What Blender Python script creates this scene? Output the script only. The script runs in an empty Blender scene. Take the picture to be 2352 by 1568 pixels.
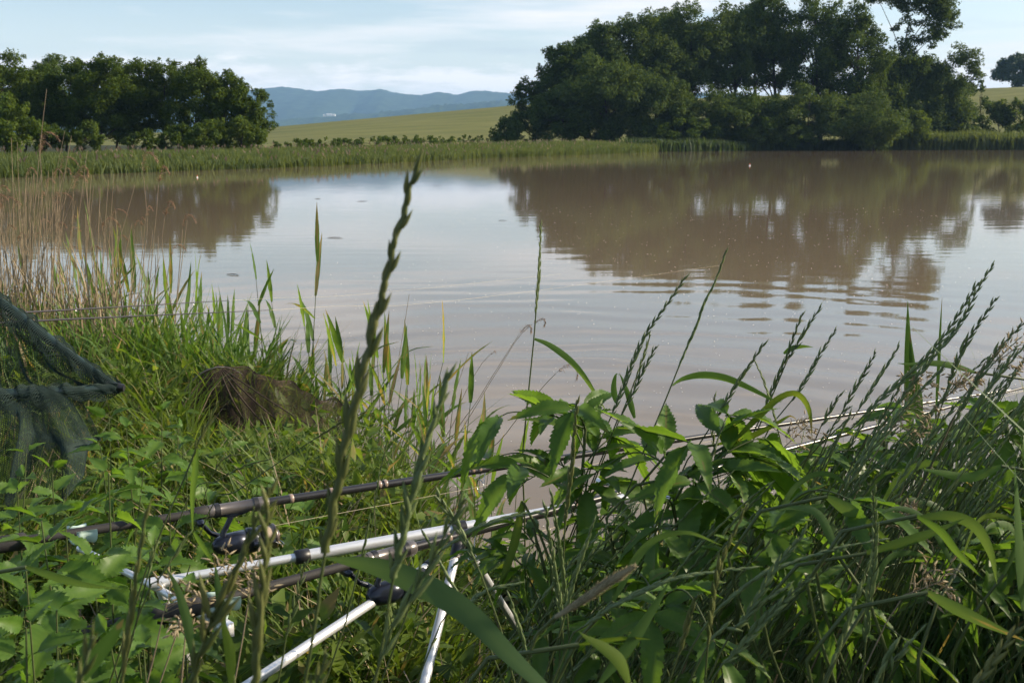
import bpy, math, random
import numpy as np
from mathutils import Vector, Matrix

random.seed(11)
RNG = np.random.default_rng(11)
SC = bpy.context.scene
COL = SC.collection

# ------------------------------------------------------------------ camera
PITCH = math.radians(10.6)
FPX = 38.0 / 36.0 * 2352.0            # focal length in the units the photograph was measured in
CAM_Z = 1.8
cam_d = bpy.data.cameras.new('camera')
cam_d.lens = 38.0
cam_d.sensor_width = 36.0
cam_d.clip_start = 0.02
cam_d.clip_end = 20000.0
cam_d.dof.use_dof = True
cam_d.dof.focus_distance = 2.2
cam_d.dof.aperture_fstop = 19.0
cam = bpy.data.objects.new('camera', cam_d)
cam.location = (0, 0, CAM_Z)
cam.rotation_euler = (math.radians(90) - PITCH, 0, 0)
COL.objects.link(cam)
SC.camera = cam

# ------------------------------------------------------------------ light
SUN_EL, SUN_AZ = math.radians(27.0), math.radians(82.0)      # azimuth clockwise from +Y
sun_d = bpy.data.lights.new('sun', 'SUN')
sun_d.energy = 5.0
sun_d.angle = math.radians(0.6)
sun_d.color = (1.0, 0.86, 0.66)
sun = bpy.data.objects.new('sun', sun_d)
SUN_DIR = Vector((math.sin(SUN_AZ) * math.cos(SUN_EL), math.cos(SUN_AZ) * math.cos(SUN_EL), math.sin(SUN_EL)))
sun.rotation_euler = SUN_DIR.to_track_quat('Z', 'Y').to_euler()
sun.location = (30, 10, 40)
COL.objects.link(sun)

world = bpy.data.worlds.new('World')
SC.world = world
world.use_nodes = True


def build_world():
    nt = world.node_tree
    N, L = nt.nodes, nt.links
    N.clear()
    out = N.new('ShaderNodeOutputWorld')
    bg = N.new('ShaderNodeBackground')
    bg.inputs['Strength'].default_value = 0.118
    sky = N.new('ShaderNodeTexSky')
    sky.sky_type = 'NISHITA'
    sky.sun_disc = False
    sky.sun_elevation = SUN_EL
    sky.sun_rotation = SUN_AZ
    sky.altitude = 250
    sky.air_density = 1.0
    sky.dust_density = 1.4
    sky.ozone_density = 1.0
    tc = N.new('ShaderNodeTexCoord')
    sep = N.new('ShaderNodeSeparateXYZ')
    L.new(tc.outputs['Generated'], sep.inputs[0])
    # thin veil that whitens the whole sky, and streaked cloud banks lying low over the horizon
    mp = N.new('ShaderNodeMapping')
    mp.inputs['Scale'].default_value = (2.6, 2.6, 26.0)
    mp.inputs['Location'].default_value = (0.55, 0.2, 0.9)
    L.new(tc.outputs['Generated'], mp.inputs[0])
    n1 = N.new('ShaderNodeTexNoise')
    n1.inputs['Scale'].default_value = 1.25
    n1.inputs['Detail'].default_value = 6.0
    n1.inputs['Roughness'].default_value = 0.55
    L.new(mp.outputs[0], n1.inputs['Vector'])
    r1 = N.new('ShaderNodeMapRange')
    r1.inputs['From Min'].default_value = 0.46
    r1.inputs['From Max'].default_value = 0.66
    r1.inputs['To Max'].default_value = 0.85
    L.new(n1.outputs['Fac'], r1.inputs['Value'])
    # the veil grows towards the horizon
    veil = N.new('ShaderNodeMapRange')
    veil.inputs['From Min'].default_value = 0.0
    veil.inputs['From Max'].default_value = 0.13
    veil.inputs['To Min'].default_value = 0.75
    veil.inputs['To Max'].default_value = 0.04
    L.new(sep.outputs['Z'], veil.inputs['Value'])
    m1 = N.new('ShaderNodeMixRGB')
    m1.inputs['Color2'].default_value = (6.4, 6.55, 6.75, 1)
    L.new(veil.outputs[0], m1.inputs['Fac'])
    L.new(sky.outputs[0], m1.inputs['Color1'])
    m2 = N.new('ShaderNodeMixRGB')
    m2.inputs['Color2'].default_value = (6.6, 6.35, 6.3, 1)
    thin = N.new('ShaderNodeMapRange')       # the cloud sheet thins out overhead
    thin.inputs['From Min'].default_value = .12
    thin.inputs['From Max'].default_value = .60
    thin.inputs['To Min'].default_value = 1.0
    thin.inputs['To Max'].default_value = .12
    L.new(sep.outputs['Z'], thin.inputs['Value'])
    tm = N.new('ShaderNodeMath')
    tm.operation = 'MULTIPLY'
    L.new(r1.outputs[0], tm.inputs[0])
    L.new(thin.outputs[0], tm.inputs[1])
    L.new(tm.outputs[0], m2.inputs['Fac'])
    L.new(m1.outputs[0], m2.inputs['Color1'])
    # a broken pinkish cloud bank just above the hills
    mp3 = N.new('ShaderNodeMapping')
    mp3.inputs['Scale'].default_value = (9, 9, 42)
    L.new(tc.outputs['Generated'], mp3.inputs[0])
    n4 = N.new('ShaderNodeTexNoise')
    n4.inputs['Scale'].default_value = 1.6
    n4.inputs['Detail'].default_value = 7.0
    n4.inputs['Roughness'].default_value = .6
    L.new(mp3.outputs[0], n4.inputs['Vector'])
    hb = N.new('ShaderNodeValToRGB')
    hb.color_ramp.elements[0].position = .0
    hb.color_ramp.elements[0].color = (1, 1, 1, 1)
    hb.color_ramp.elements[1].position = .105
    hb.color_ramp.elements[1].color = (0, 0, 0, 1)
    e = hb.color_ramp.elements.new(.055)
    e.color = (.75, .75, .75, 1)
    L.new(sep.outputs['Z'], hb.inputs[0])
    ad = N.new('ShaderNodeMath')
    ad.operation = 'MULTIPLY_ADD'
    ad.inputs[1].default_value = .55
    L.new(hb.outputs[0], ad.inputs[0])
    L.new(n4.outputs['Fac'], ad.inputs[2])
    r4 = N.new('ShaderNodeMapRange')
    r4.inputs['From Min'].default_value = .84
    r4.inputs['From Max'].default_value = 1.0
    r4.inputs['To Max'].default_value = .9
    L.new(ad.outputs[0], r4.inputs['Value'])
    m3 = N.new('ShaderNodeMixRGB')
    m3.inputs['Color2'].default_value = (7.2, 6.9, 6.8, 1)
    L.new(r4.outputs[0], m3.inputs['Fac'])
    L.new(m2.outputs[0], m3.inputs['Color1'])
    # darker blue-grey cloud undersides, broad patches
    mp5 = N.new('ShaderNodeMapping')
    mp5.inputs['Scale'].default_value = (1.5, 1.5, 15)
    mp5.inputs['Location'].default_value = (3.1, .4, 1.7)
    L.new(tc.outputs['Generated'], mp5.inputs[0])
    n5 = N.new('ShaderNodeTexNoise')
    n5.inputs['Scale'].default_value = 2.2
    n5.inputs['Detail'].default_value = 5
    L.new(mp5.outputs[0], n5.inputs['Vector'])
    r5 = N.new('ShaderNodeMapRange')
    r5.inputs['From Min'].default_value = .53
    r5.inputs['From Max'].default_value = .64
    r5.inputs['To Max'].default_value = .32
    L.new(n5.outputs['Fac'], r5.inputs['Value'])
    m5 = N.new('ShaderNodeMixRGB')
    m5.inputs['Color2'].default_value = (2.9, 3.5, 4.1, 1)
    L.new(r5.outputs[0], m5.inputs['Fac'])
    L.new(m3.outputs[0], m5.inputs['Color1'])
    L.new(m5.outputs[0], bg.inputs['Color'])
    L.new(bg.outputs[0], out.inputs['Surface'])


build_world()

SC.view_settings.view_transform = 'Standard'
SC.view_settings.look = 'None'
SC.view_settings.exposure = 0.62
SC.view_settings.gamma = 1.0
SC.view_settings.use_curve_mapping = False
SC.render.engine = 'CYCLES'
cy = SC.cycles
cy.max_bounces = 7
cy.diffuse_bounces = 3
cy.glossy_bounces = 3
cy.transmission_bounces = 4
cy.transparent_max_bounces = 8
cy.volume_bounces = 1
cy.caustics_reflective = False
cy.caustics_refractive = False
cy.sample_clamp_indirect = 6.0
cy.use_denoising = True
cy.use_adaptive_sampling = True
cy.adaptive_threshold = 0.02


# ------------------------------------------------------------------ helpers
def ray(X, Y):
    cx, c_y = (X - 1176.0) / FPX, (784.0 - Y) / FPX
    sp, cp = math.sin(PITCH), math.cos(PITCH)
    return Vector((cx, cp + c_y * sp, -sp + c_y * cp))


def at(X, Y, d):
    """world point at depth d (metres along +Y) seen at photograph position X, Y"""
    r = ray(X, Y)
    return Vector((r.x * d / r.y, d, CAM_Z + r.z * d / r.y))


def smooth(a, b, x):
    t = np.clip((np.asarray(x, dtype=float) - a) / (b - a), 0, 1)
    return t * t * (3 - 2 * t)


class MB:
    """collects vertices and faces and builds ONE mesh object"""

    def __init__(self):
        self.v, self.f, self.a, self.n = [], [], [], 0

    def add(self, V, F, rnd=0.5):
        V = np.asarray(V, dtype=np.float32).reshape(-1, 3)
        F = np.asarray(F, dtype=np.int32)
        self.f.append(F + self.n)
        self.v.append(V)
        r = np.asarray(rnd, dtype=np.float32)
        self.a.append(np.full(len(V), float(r), np.float32) if r.ndim == 0 else r)
        self.n += len(V)
        return self

    def tube(self, pts, rad, n=8, cap=True, rnd=0.5):
        pts = [Vector(p) for p in pts]
        if not hasattr(rad, '__len__'):
            rad = [rad] * len(pts)
        V = []
        ref = None
        for i, p in enumerate(pts):
            t = (pts[min(i + 1, len(pts) - 1)] - pts[max(i - 1, 0)])
            t = t.normalized() if t.length > 1e-9 else Vector((0, 0, 1))
            if ref is None:
                ref = Vector((1, 0, 0)) if abs(t.x) < 0.8 else Vector((0, 1, 0))
            u = (ref - t * ref.dot(t)).normalized()
            ref = u
            w = t.cross(u)
            for k in range(n):
                a = 2 * math.pi * k / n
                V.append(p + (u * math.cos(a) + w * math.sin(a)) * rad[i])
        F = []
        for i in range(len(pts) - 1):
            for k in range(n):
                k2 = (k + 1) % n
                F.append((i * n + k, i * n + k2, (i + 1) * n + k2, (i + 1) * n + k))
        self.add([tuple(v) for v in V], F, rnd)
        if cap:
            for base, flip in ((0, True), ((len(pts) - 1) * n, False)):
                ids = list(range(n))
                ring = [tuple(V[base + k]) for k in ids]
                c = tuple(sum((Vector(r) for r in ring), Vector()) / n)
                F2 = [((k + 1) % n, k, n) if flip else (k, (k + 1) % n, n) for k in ids]
                self.add(ring + [c], F2, rnd)
        return self

    def box(self, c, ax, ay, az, rnd=0.5):
        c, ax, ay, az = Vector(c), Vector(ax), Vector(ay), Vector(az)
        V = [tuple(c + ax * i + ay * j + az * k) for i in (-1, 1) for j in (-1, 1) for k in (-1, 1)]
        F = [(0, 1, 3, 2), (4, 6, 7, 5), (0, 4, 5, 1), (2, 3, 7, 6), (0, 2, 6, 4), (1, 5, 7, 3)]
        return self.add(V, F, rnd)

    def mesh(self, name, mat, smooth_shade=True):
        me = bpy.data.meshes.new(name)
        V = np.concatenate(self.v)
        me.vertices.add(len(V))
        me.vertices.foreach_set('co', V.ravel())
        loops = np.concatenate([f.ravel() for f in self.f])
        sizes = np.concatenate([np.full(len(f), f.shape[1], np.int32) for f in self.f])
        starts = np.concatenate([[0], np.cumsum(sizes)[:-1]]).astype(np.int32)
        me.loops.add(len(loops))
        me.loops.foreach_set('vertex_index', loops)
        me.polygons.add(len(sizes))
        me.polygons.foreach_set('loop_start', starts)
        me.polygons.foreach_set('loop_total', sizes)
        me.polygons.foreach_set('use_smooth', np.full(len(sizes), bool(smooth_shade)))
        at_ = me.attributes.new('rnd', 'FLOAT', 'POINT')
        at_.data.foreach_set('value', np.concatenate(self.a).astype(np.float32))
        me.update(calc_edges=True)
        me.materials.append(mat)
        return me

    def build(self, name, mat, parent=None, smooth_shade=True, loc=None):
        o = bpy.data.objects.new(name, self.mesh(name, mat, smooth_shade))
        COL.objects.link(o)
        if parent is not None:
            o.parent = parent
        if loc is not None:
            o.location = loc
        return o


def tag(o, label=None, cat=None, group=None, kind=None):
    if label:
        o['label'] = label
    if cat:
        o['category'] = cat
    if group:
        o['group'] = group
    if kind:
        o['kind'] = kind
    return o


def empty(name, loc, label=None, cat=None, group=None):
    o = bpy.data.objects.new(name, None)
    o.empty_display_size = 0.05
    o.location = loc
    COL.objects.link(o)
    return tag(o, label, cat, group)


def local(mb, loc):
    """shift collected vertices so that they are relative to loc"""
    off = np.asarray(tuple(loc), dtype=np.float32)
    mb.v = [v - off for v in mb.v]
    return mb


# ------------------------------------------------------------------ materials
def new_mat(name):
    m = bpy.data.materials.new(name)
    m.use_nodes = True
    m.node_tree.nodes.clear()
    return m, m.node_tree.nodes, m.node_tree.links


def leaf_mat(name, c1, c2, trans=0.35, rough=0.45, spec=0.4, tcol=None, scale=9.0, dirt=None):
    """two-tone leaf: colour varies leaf by leaf and in soft patches; light shines through"""
    m, N, L = new_mat(name)
    out = N.new('ShaderNodeOutputMaterial')
    p = N.new('ShaderNodeBsdfPrincipled')
    p.inputs['Roughness'].default_value = rough
    p.inputs['Specular IOR Level'].default_value = spec
    t = N.new('ShaderNodeBsdfTranslucent')
    mix = N.new('ShaderNodeMixShader')
    mix.inputs[0].default_value = trans
    a = N.new('ShaderNodeAttribute')
    a.attribute_name = 'rnd'
    g = N.new('ShaderNodeNewGeometry')
    nz = N.new('ShaderNodeTexNoise')
    nz.inputs['Scale'].default_value = scale
    nz.inputs['Detail'].default_value = 3
    L.new(g.outputs['Position'], nz.inputs['Vector'])
    add = N.new('ShaderNodeMath')
    add.operation = 'MULTIPLY_ADD'
    add.inputs[1].default_value = 0.8
    L.new(nz.outputs['Fac'], add.inputs[0])
    sub = N.new('ShaderNodeMath')
    sub.operation = 'SUBTRACT'
    sub.inputs[1].default_value = 0.4
    L.new(a.outputs['Fac'], sub.inputs[0])
    L.new(sub.outputs[0], add.inputs[2])
    cr = N.new('ShaderNodeValToRGB')
    cr.color_ramp.elements[0].color = (*c1, 1)
    cr.color_ramp.elements[1].color = (*c2, 1)
    cr.color_ramp.elements[0].position = 0.1
    cr.color_ramp.elements[1].position = 0.9
    if dirt:
        e = cr.color_ramp.elements.new(0.97)
        e.color = (*dirt, 1)
    L.new(add.outputs[0], cr.inputs[0])
    L.new(cr.outputs[0], p.inputs['Base Color'])
    tm = N.new('ShaderNodeMixRGB')
    tm.blend_type = 'MULTIPLY'
    tm.inputs[0].default_value = 1.0
    tm.inputs[2].default_value = (*(tcol or (2.2, 2.0, 0.9)), 1)
    L.new(cr.outputs[0], tm.inputs[1])
    L.new(tm.outputs[0], t.inputs['Color'])
    L.new(p.outputs[0], mix.inputs[1])
    L.new(t.outputs[0], mix.inputs[2])
    L.new(mix.outputs[0], out.inputs['Surface'])
    return m


def plain_mat(name, c, rough=0.5, metal=0.0, spec=0.5, var=0.12, scale=60.0, bump=0.0, coat=0.0, c2=None):
    m, N, L = new_mat(name)
    out = N.new('ShaderNodeOutputMaterial')
    p = N.new('ShaderNodeBsdfPrincipled')
    p.inputs['Roughness'].default_value = rough
    p.inputs['Metallic'].default_value = metal
    p.inputs['Specular IOR Level'].default_value = spec
    p.inputs['Coat Weight'].default_value = coat
    tc = N.new('ShaderNodeNewGeometry')
    nz = N.new('ShaderNodeTexNoise')
    nz.inputs['Scale'].default_value = scale
    nz.inputs['Detail'].default_value = 5
    L.new(tc.outputs['Position'], nz.inputs['Vector'])
    cr = N.new('ShaderNodeValToRGB')
    a = tuple(max(0, x * (1 - var)) for x in c)
    b = c2 if c2 else tuple(x * (1 + var) for x in c)
    cr.color_ramp.elements[0].color = (*a, 1)
    cr.color_ramp.elements[1].color = (*b, 1)
    cr.color_ramp.elements[0].position = 0.3
    cr.color_ramp.elements[1].position = 0.7
    L.new(nz.outputs['Fac'], cr.inputs[0])
    L.new(cr.outputs[0], p.inputs['Base Color'])
    if bump:
        b_ = N.new('ShaderNodeBump')
        b_.inputs['Strength'].default_value = bump
        b_.inputs['Distance'].default_value = 0.01
        L.new(nz.outputs['Fac'], b_.inputs['Height'])
        L.new(b_.outputs[0], p.inputs['Normal'])
    L.new(p.outputs[0], out.inputs['Surface'])
    return m


M = {}
M['tree_a'] = leaf_mat('leaf_alder', (.032, .060, .010), (.082, .120, .020), .28, .6, .06, scale=.35)
M['tree_b'] = leaf_mat('leaf_poplar', (.030, .058, .011), (.076, .116, .022), .28, .6, .06, scale=.35)
M['tree_w'] = leaf_mat('leaf_willow', (.036, .066, .017), (.088, .128, .034), .28, .6, .06, scale=.35)
M['bush_y'] = leaf_mat('leaf_shrub', (.046, .080, .014), (.100, .140, .028), .35, .6, .08, scale=.5)
M['far_tree'] = leaf_mat('leaf_far', (.030, .055, .024), (.055, .090, .034), .25, .6, .2, scale=.2)
M['bark'] = plain_mat('bark', (.050, .040, .030), .9, scale=3.0, var=.4, spec=.2)
M['reed_far'] = leaf_mat('reed_far', (.055, .085, .032), (.112, .140, .058), .35, .6, .1, scale=.25)
M['reed_scrub'] = leaf_mat('waterside_scrub', (.030, .055, .022), (.060, .090, .034), .3, .55, .25, scale=.25)
M['reed_plume_far'] = leaf_mat('reed_plume_far', (.20, .15, .105), (.32, .25, .17), .3, .8, .1, tcol=(1, .9, .8), scale=.5)


# ------------------------------------------------------------------ lake outline and ground
NEAR = [(-60, 14), (-30, 10.5), (-16, 8.5), (-8, 7.2), (-4, 6.3), (-2.4, 5.8), (-1.5, 5.35), (-.95, 5.0),
        (-.55, 4.5), (-.2, 3.8), (.06, 3.2), (.6, 2.95), (1.6, 2.8), (3, 2.7), (6, 2.3), (12, 1.6), (40, -3), (120, -20)]
FAR = [(260, 60), (240, 185), (140, 188), (87, 184), (59, 178), (38, 170), (20, 154), (-3.1, 103), (-13.8, 72),
       (-20.3, 61), (-24.5, 51), (-42, 40)]
LAKE = np.array(NEAR + FAR, dtype=float)


def lake_dist(x, y):
    """signed distance to the shoreline, positive on land"""
    x, y = np.asarray(x, float), np.asarray(y, float)
    d2 = np.full(x.shape, 1e18)
    ins = np.zeros(x.shape, bool)
    n = len(LAKE)
    for i in range(n):
        ax, ay = LAKE[i]
        bx, by = LAKE[(i + 1) % n]
        ex, ey = bx - ax, by - ay
        t = np.clip(((x - ax) * ex + (y - ay) * ey) / (ex * ex + ey * ey), 0, 1)
        d2 = np.minimum(d2, (x - ax - t * ex) ** 2 + (y - ay - t * ey) ** 2)
        cond = (ay > y) != (by > y)
        with np.errstate(divide='ignore', invalid='ignore'):
            xi = (bx - ax) * (y - ay) / (by - ay) + ax
        ins ^= cond & (x < xi)
    d = np.sqrt(d2)
    return np.where(ins, -d, d)


FIELD_R0 = ([-180, -60, -30, -20, -10, 0, 8, 14, 22, 40, 60, 180], [300, 300, 300, 280, 125, 140, 180, 215, 225, 225, 230, 230])


def ground_z(x, y):
    x, y = np.asarray(x, float), np.asarray(y, float)
    d = lake_dist(x, y)
    r = np.hypot(x, y)
    az = np.degrees(np.arctan2(x, y))
    w = smooth(14, 40, r)
    land = (1 - w) * (smooth(-.30, .62, d) * .90 - .22) + w * (smooth(-2, 5, d) * .42 - .12)
    bed = np.maximum(d * .25, -.55)
    z = np.where(d > 0, land, np.minimum(bed - .02, land))
    X = 1176 + np.tan(np.radians(np.clip(az, -35, 35))) * FPX
    slope = np.interp(X, [-600, 300, 610, 1180, 1700, 2300, 3000], [18, 20, 33, 84, 102, 114, 118]) / FPX
    r0 = np.interp(az, *FIELD_R0)
    s = smooth(0, 1, np.clip((r - r0) / (400 - r0), 0, 1))
    return z + np.where(d > 0, slope * np.minimum(r, 400) * s, 0)


def gz(x, y):
    return float(ground_z(np.array([x]), np.array([y]))[0])


def ground_mat():
    m, N, L = new_mat('meadow_ground')
    out = N.new('ShaderNodeOutputMaterial')
    p = N.new('ShaderNodeBsdfPrincipled')
    p.inputs['Roughness'].default_value = .9
    p.inputs['Specular IOR Level'].default_value = .1
    g = N.new('ShaderNodeNewGeometry')
    a = N.new('ShaderNodeAttribute')
    a.attribute_name = 'rnd'
    nz = N.new('ShaderNodeTexNoise')
    nz.inputs['Scale'].default_value = 5.0
    nz.inputs['Detail'].default_value = 6
    L.new(g.outputs['Position'], nz.inputs['Vector'])
    soil = N.new('ShaderNodeValToRGB')
    soil.color_ramp.elements[0].color = (.020, .024, .010, 1)
    soil.color_ramp.elements[1].color = (.055, .060, .024, 1)
    L.new(nz.outputs['Fac'], soil.inputs[0])
    mp = N.new('ShaderNodeMapping')
    mp.inputs['Scale'].default_value = (.03, .09, .05)
    L.new(g.outputs['Position'], mp.inputs[0])
    n2 = N.new('ShaderNodeTexNoise')
    n2.inputs['Scale'].default_value = 1.6
    n2.inputs['Detail'].default_value = 8
    n2.inputs['Roughness'].default_value = .65
    L.new(mp.outputs[0], n2.inputs['Vector'])
    fld = N.new('ShaderNodeValToRGB')
    fld.color_ramp.elements[0].color = (.098, .110, .028, 1)
    fld.color_ramp.elements[0].position = .3
    fld.color_ramp.elements[1].color = (.185, .180, .056, 1)
    fld.color_ramp.elements[1].position = .7
    L.new(n2.outputs['Fac'], fld.inputs[0])
    mx = N.new('ShaderNodeMixRGB')
    L.new(a.outputs['Fac'], mx.inputs['Fac'])
    L.new(soil.outputs[0], mx.inputs['Color1'])
    L.new(fld.outputs[0], mx.inputs['Color2'])
    L.new(mx.outputs[0], p.inputs['Base Color'])
    b = N.new('ShaderNodeBump')
    b.inputs['Strength'].default_value = .6
    b.inputs['Distance'].default_value = .05
    L.new(nz.outputs['Fac'], b.inputs['Height'])
    L.new(b.outputs[0], p.inputs['Normal'])
    L.new(p.outputs[0], out.inputs['Surface'])
    return m


def build_ground():
    az = np.radians(np.concatenate([np.arange(-180, -36, 3.0), np.arange(-36, 36, .4), np.arange(36, 180, 3.0)]))
    rr = .25 * 1.034 ** np.arange(0, 302)
    A, R = np.meshgrid(az, rr)
    x, y = R * np.sin(A), R * np.cos(A)
    z = ground_z(x.ravel(), y.ravel()).reshape(x.shape)
    bump = .03 * np.sin(x * 5.1 + 1.3 * np.sin(y * 3.7)) * np.cos(y * 4.3) * smooth(20, 6, R)
    z = z + np.where(z > .1, bump, 0)
    na, nr = len(az), len(rr)
    V = np.stack([x, y, z], -1).reshape(-1, 3)
    i = np.arange(nr - 1)[:, None] * na
    k = np.arange(na)[None, :]
    k2 = (k + 1) % na
    F = np.stack([i + k, i + k2, i + na + k2, i + na + k], -1).reshape(-1, 4)[:, ::-1]
    azd = np.degrees(np.arctan2(x, y))
    fld = smooth(-8, 10, R - np.interp(azd, *FIELD_R0)).ravel()
    mb = MB()
    mb.add(V, F, fld)
    c = np.array([[0, 0, gz(0, 0)]])
    mb.add(np.concatenate([V[:na], c]), np.stack([(np.arange(na) + 1) % na, np.arange(na), np.full(na, na)], -1), 0.0)
    o = mb.build('ground', ground_mat())
    tag(o, kind='structure')


build_ground()


def water_mat():
    m, N, L = new_mat('muddy_water')
    out = N.new('ShaderNodeOutputMaterial')
    p = N.new('ShaderNodeBsdfPrincipled')
    p.inputs['IOR'].default_value = 1.333
    p.inputs['Roughness'].default_value = .035
    g = N.new('ShaderNodeNewGeometry')
    # silt clouds in the water
    n0 = N.new('ShaderNodeTexNoise')
    n0.inputs['Scale'].default_value = .12
    n0.inputs['Detail'].default_value = 4
    L.new(g.outputs['Position'], n0.inputs['Vector'])
    cr = N.new('ShaderNodeValToRGB')
    cr.color_ramp.elements[0].color = (.186, .142, .090, 1)
    cr.color_ramp.elements[1].color = (.216, .168, .112, 1)
    L.new(n0.outputs['Fac'], cr.inputs[0])
    L.new(cr.outputs[0], p.inputs['Base Color'])
    # long low swell plus fine wind ripple
    mp = N.new('ShaderNodeMapping')
    mp.inputs['Scale'].default_value = (.28, 1.0, 1.0)
    mp.inputs['Rotation'].default_value = (0, 0, math.radians(8))
    L.new(g.outputs['Position'], mp.inputs[0])
    n1 = N.new('ShaderNodeTexNoise')
    n1.inputs['Scale'].default_value = 1.9
    n1.inputs['Detail'].default_value = 2.0
    n1.inputs['Roughness'].default_value = .4
    L.new(mp.outputs[0], n1.inputs['Vector'])
    mp2 = N.new('ShaderNodeMapping')
    mp2.inputs['Scale'].default_value = (.6, 1.0, 1.0)
    L.new(g.outputs['Position'], mp2.inputs[0])
    n2 = N.new('ShaderNodeTexNoise')
    n2.inputs['Scale'].default_value = 9.0
    n2.inputs['Detail'].default_value = 2.0
    L.new(mp2.outputs[0], n2.inputs['Vector'])
    # rings spreading from the reeds by the near bank
    vd = N.new('ShaderNodeVectorMath')
    vd.operation = 'DISTANCE'
    vd.inputs[1].default_value = (.35, 5.2, 0)
    L.new(g.outputs['Position'], vd.inputs[0])
    ph = N.new('ShaderNodeMath')
    ph.operation = 'MULTIPLY'
    ph.inputs[1].default_value = 8.0
    L.new(vd.outputs['Value'], ph.inputs[0])
    n3 = N.new('ShaderNodeTexNoise')
    n3.inputs['Scale'].default_value = .5
    L.new(g.outputs['Position'], n3.inputs['Vector'])
    pa = N.new('ShaderNodeMath')
    pa.operation = 'MULTIPLY_ADD'
    pa.inputs[1].default_value = 9.0
    L.new(n3.outputs['Fac'], pa.inputs[0])
    L.new(ph.outputs[0], pa.inputs[2])
    sn = N.new('ShaderNodeMath')
    sn.operation = 'SINE'
    L.new(pa.outputs[0], sn.inputs[0])
    fade = N.new('ShaderNodeMapRange')
    fade.inputs['From Min'].default_value = 11.0
    fade.inputs['From Max'].default_value = 3.0
    L.new(vd.outputs['Value'], fade.inputs['Value'])
    sm = N.new('ShaderNodeMath')
    sm.operation = 'MULTIPLY'
    L.new(sn.outputs[0], sm.inputs[0])
    L.new(fade.outputs[0], sm.inputs[1])
    h1 = N.new('ShaderNodeMath')
    h1.operation = 'MULTIPLY_ADD'
    h1.inputs[1].default_value = .09
    L.new(n2.outputs['Fac'], h1.inputs[0])
    L.new(n1.outputs['Fac'], h1.inputs[2])
    h2 = N.new('ShaderNodeMath')
    h2.operation = 'MULTIPLY_ADD'
    h2.inputs[1].default_value = .85
    L.new(sm.outputs[0], h2.inputs[0])
    L.new(h1.outputs[0], h2.inputs[2])
    b = N.new('ShaderNodeBump')
    b.inputs['Strength'].default_value = 1.0
    b.inputs['Distance'].default_value = .0024
    L.new(h2.outputs[0], b.inputs['Height'])
    L.new(b.outputs[0], p.inputs['Normal'])
    L.new(p.outputs[0], out.inputs['Surface'])
    return m


mb = MB()
mb.add([(-75, -25, 0), (265, -25, 0), (265, 200, 0), (-75, 200, 0)], [(0, 1, 2, 3)])
tag(mb.build('water', water_mat()), kind='structure')


# ------------------------------------------------------------------ distant hills
def hill(name, prof, d, base_z, depth, mat, rough_, seed):
    """a long wooded ridge; prof = (X, Y) photograph silhouette at distance d"""
    rng = np.random.default_rng(seed)
    X = np.arange(prof[0][0], prof[-1][0], 6.0)
    Y = np.interp(X, [p[0] for p in prof], [p[1] for p in prof])
    rows = 22
    V = np.zeros((rows, len(X), 3))
    spur = np.interp(X, np.arange(X[0], X[-1] + 60, 60), rng.uniform(-1, 1, len(np.arange(X[0], X[-1] + 60, 60))))
    for j in range(rows):
        t = j / (rows - 1)
        if t <= .6:
            u = t / .6
            f = u ** .85
            dd = d - depth * (1 - u) * (1 + .25 * spur)
        else:
            u = (t - .6) / .4
            f = 1 - u ** 1.5
            dd = d + depth * .8 * u + 0 * X
        top = np.array([at(a, b, d).z for a, b in zip(X, Y)])
        z = base_z + (top - base_z) * f + rng.normal(0, rough_, len(X)) * (.4 + f) + spur * rough_ * 5 * math.sin(math.pi * min(t / .6, 1))
        V[j, :, 0] = (X - 1176) / FPX * d * (dd / d) ** .3
        V[j, :, 1] = dd
        V[j, :, 2] = z
    n = len(X)
    i = np.arange(rows - 1)[:, None] * n
    k = np.arange(n - 1)[None, :]
    F = np.stack([i + k, i + k + 1, i + n + k + 1, i + n + k], -1).reshape(-1, 4)
    mb = MB()
    mb.add(V.reshape(-1, 3), F)
    tag(mb.build(name, mat, smooth_shade=True), kind='structure')


M['forest'] = plain_mat('hill_forest', (.028, .045, .022), .95, spec=.05, var=.5, scale=.02)
M['wood'] = plain_mat('wooded_ridge', (.030, .050, .022), .95, spec=.05, var=.5, scale=.05)
hill('mountains', [(-1500, 235), (-700, 205), (-200, 190), (200, 205), (480, 204), (590, 204), (660, 197), (740, 208), (790, 202),
                   (840, 207), (880, 203), (930, 214), (970, 217), (1010, 209), (1050, 216), (1095, 206), (1130, 208),
                   (1175, 213), (1300, 220), (1500, 205), (1800, 225), (2200, 265), (2400, 268), (3000, 260), (3800, 250)],
     6000, 0, 1200, M['forest'], 1.0, 3)
hill('wooded_hills', [(-1500, 285), (300, 285), (600, 283), (660, 276), (740, 268), (800, 262), (860, 262), (920, 252), (1000, 242), (1060, 236),
                      (1180, 228), (1400, 224), (1900, 240), (2400, 262), (3800, 262)], 4200, 0, 800, M['wood'], 2.4, 5)


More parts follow.
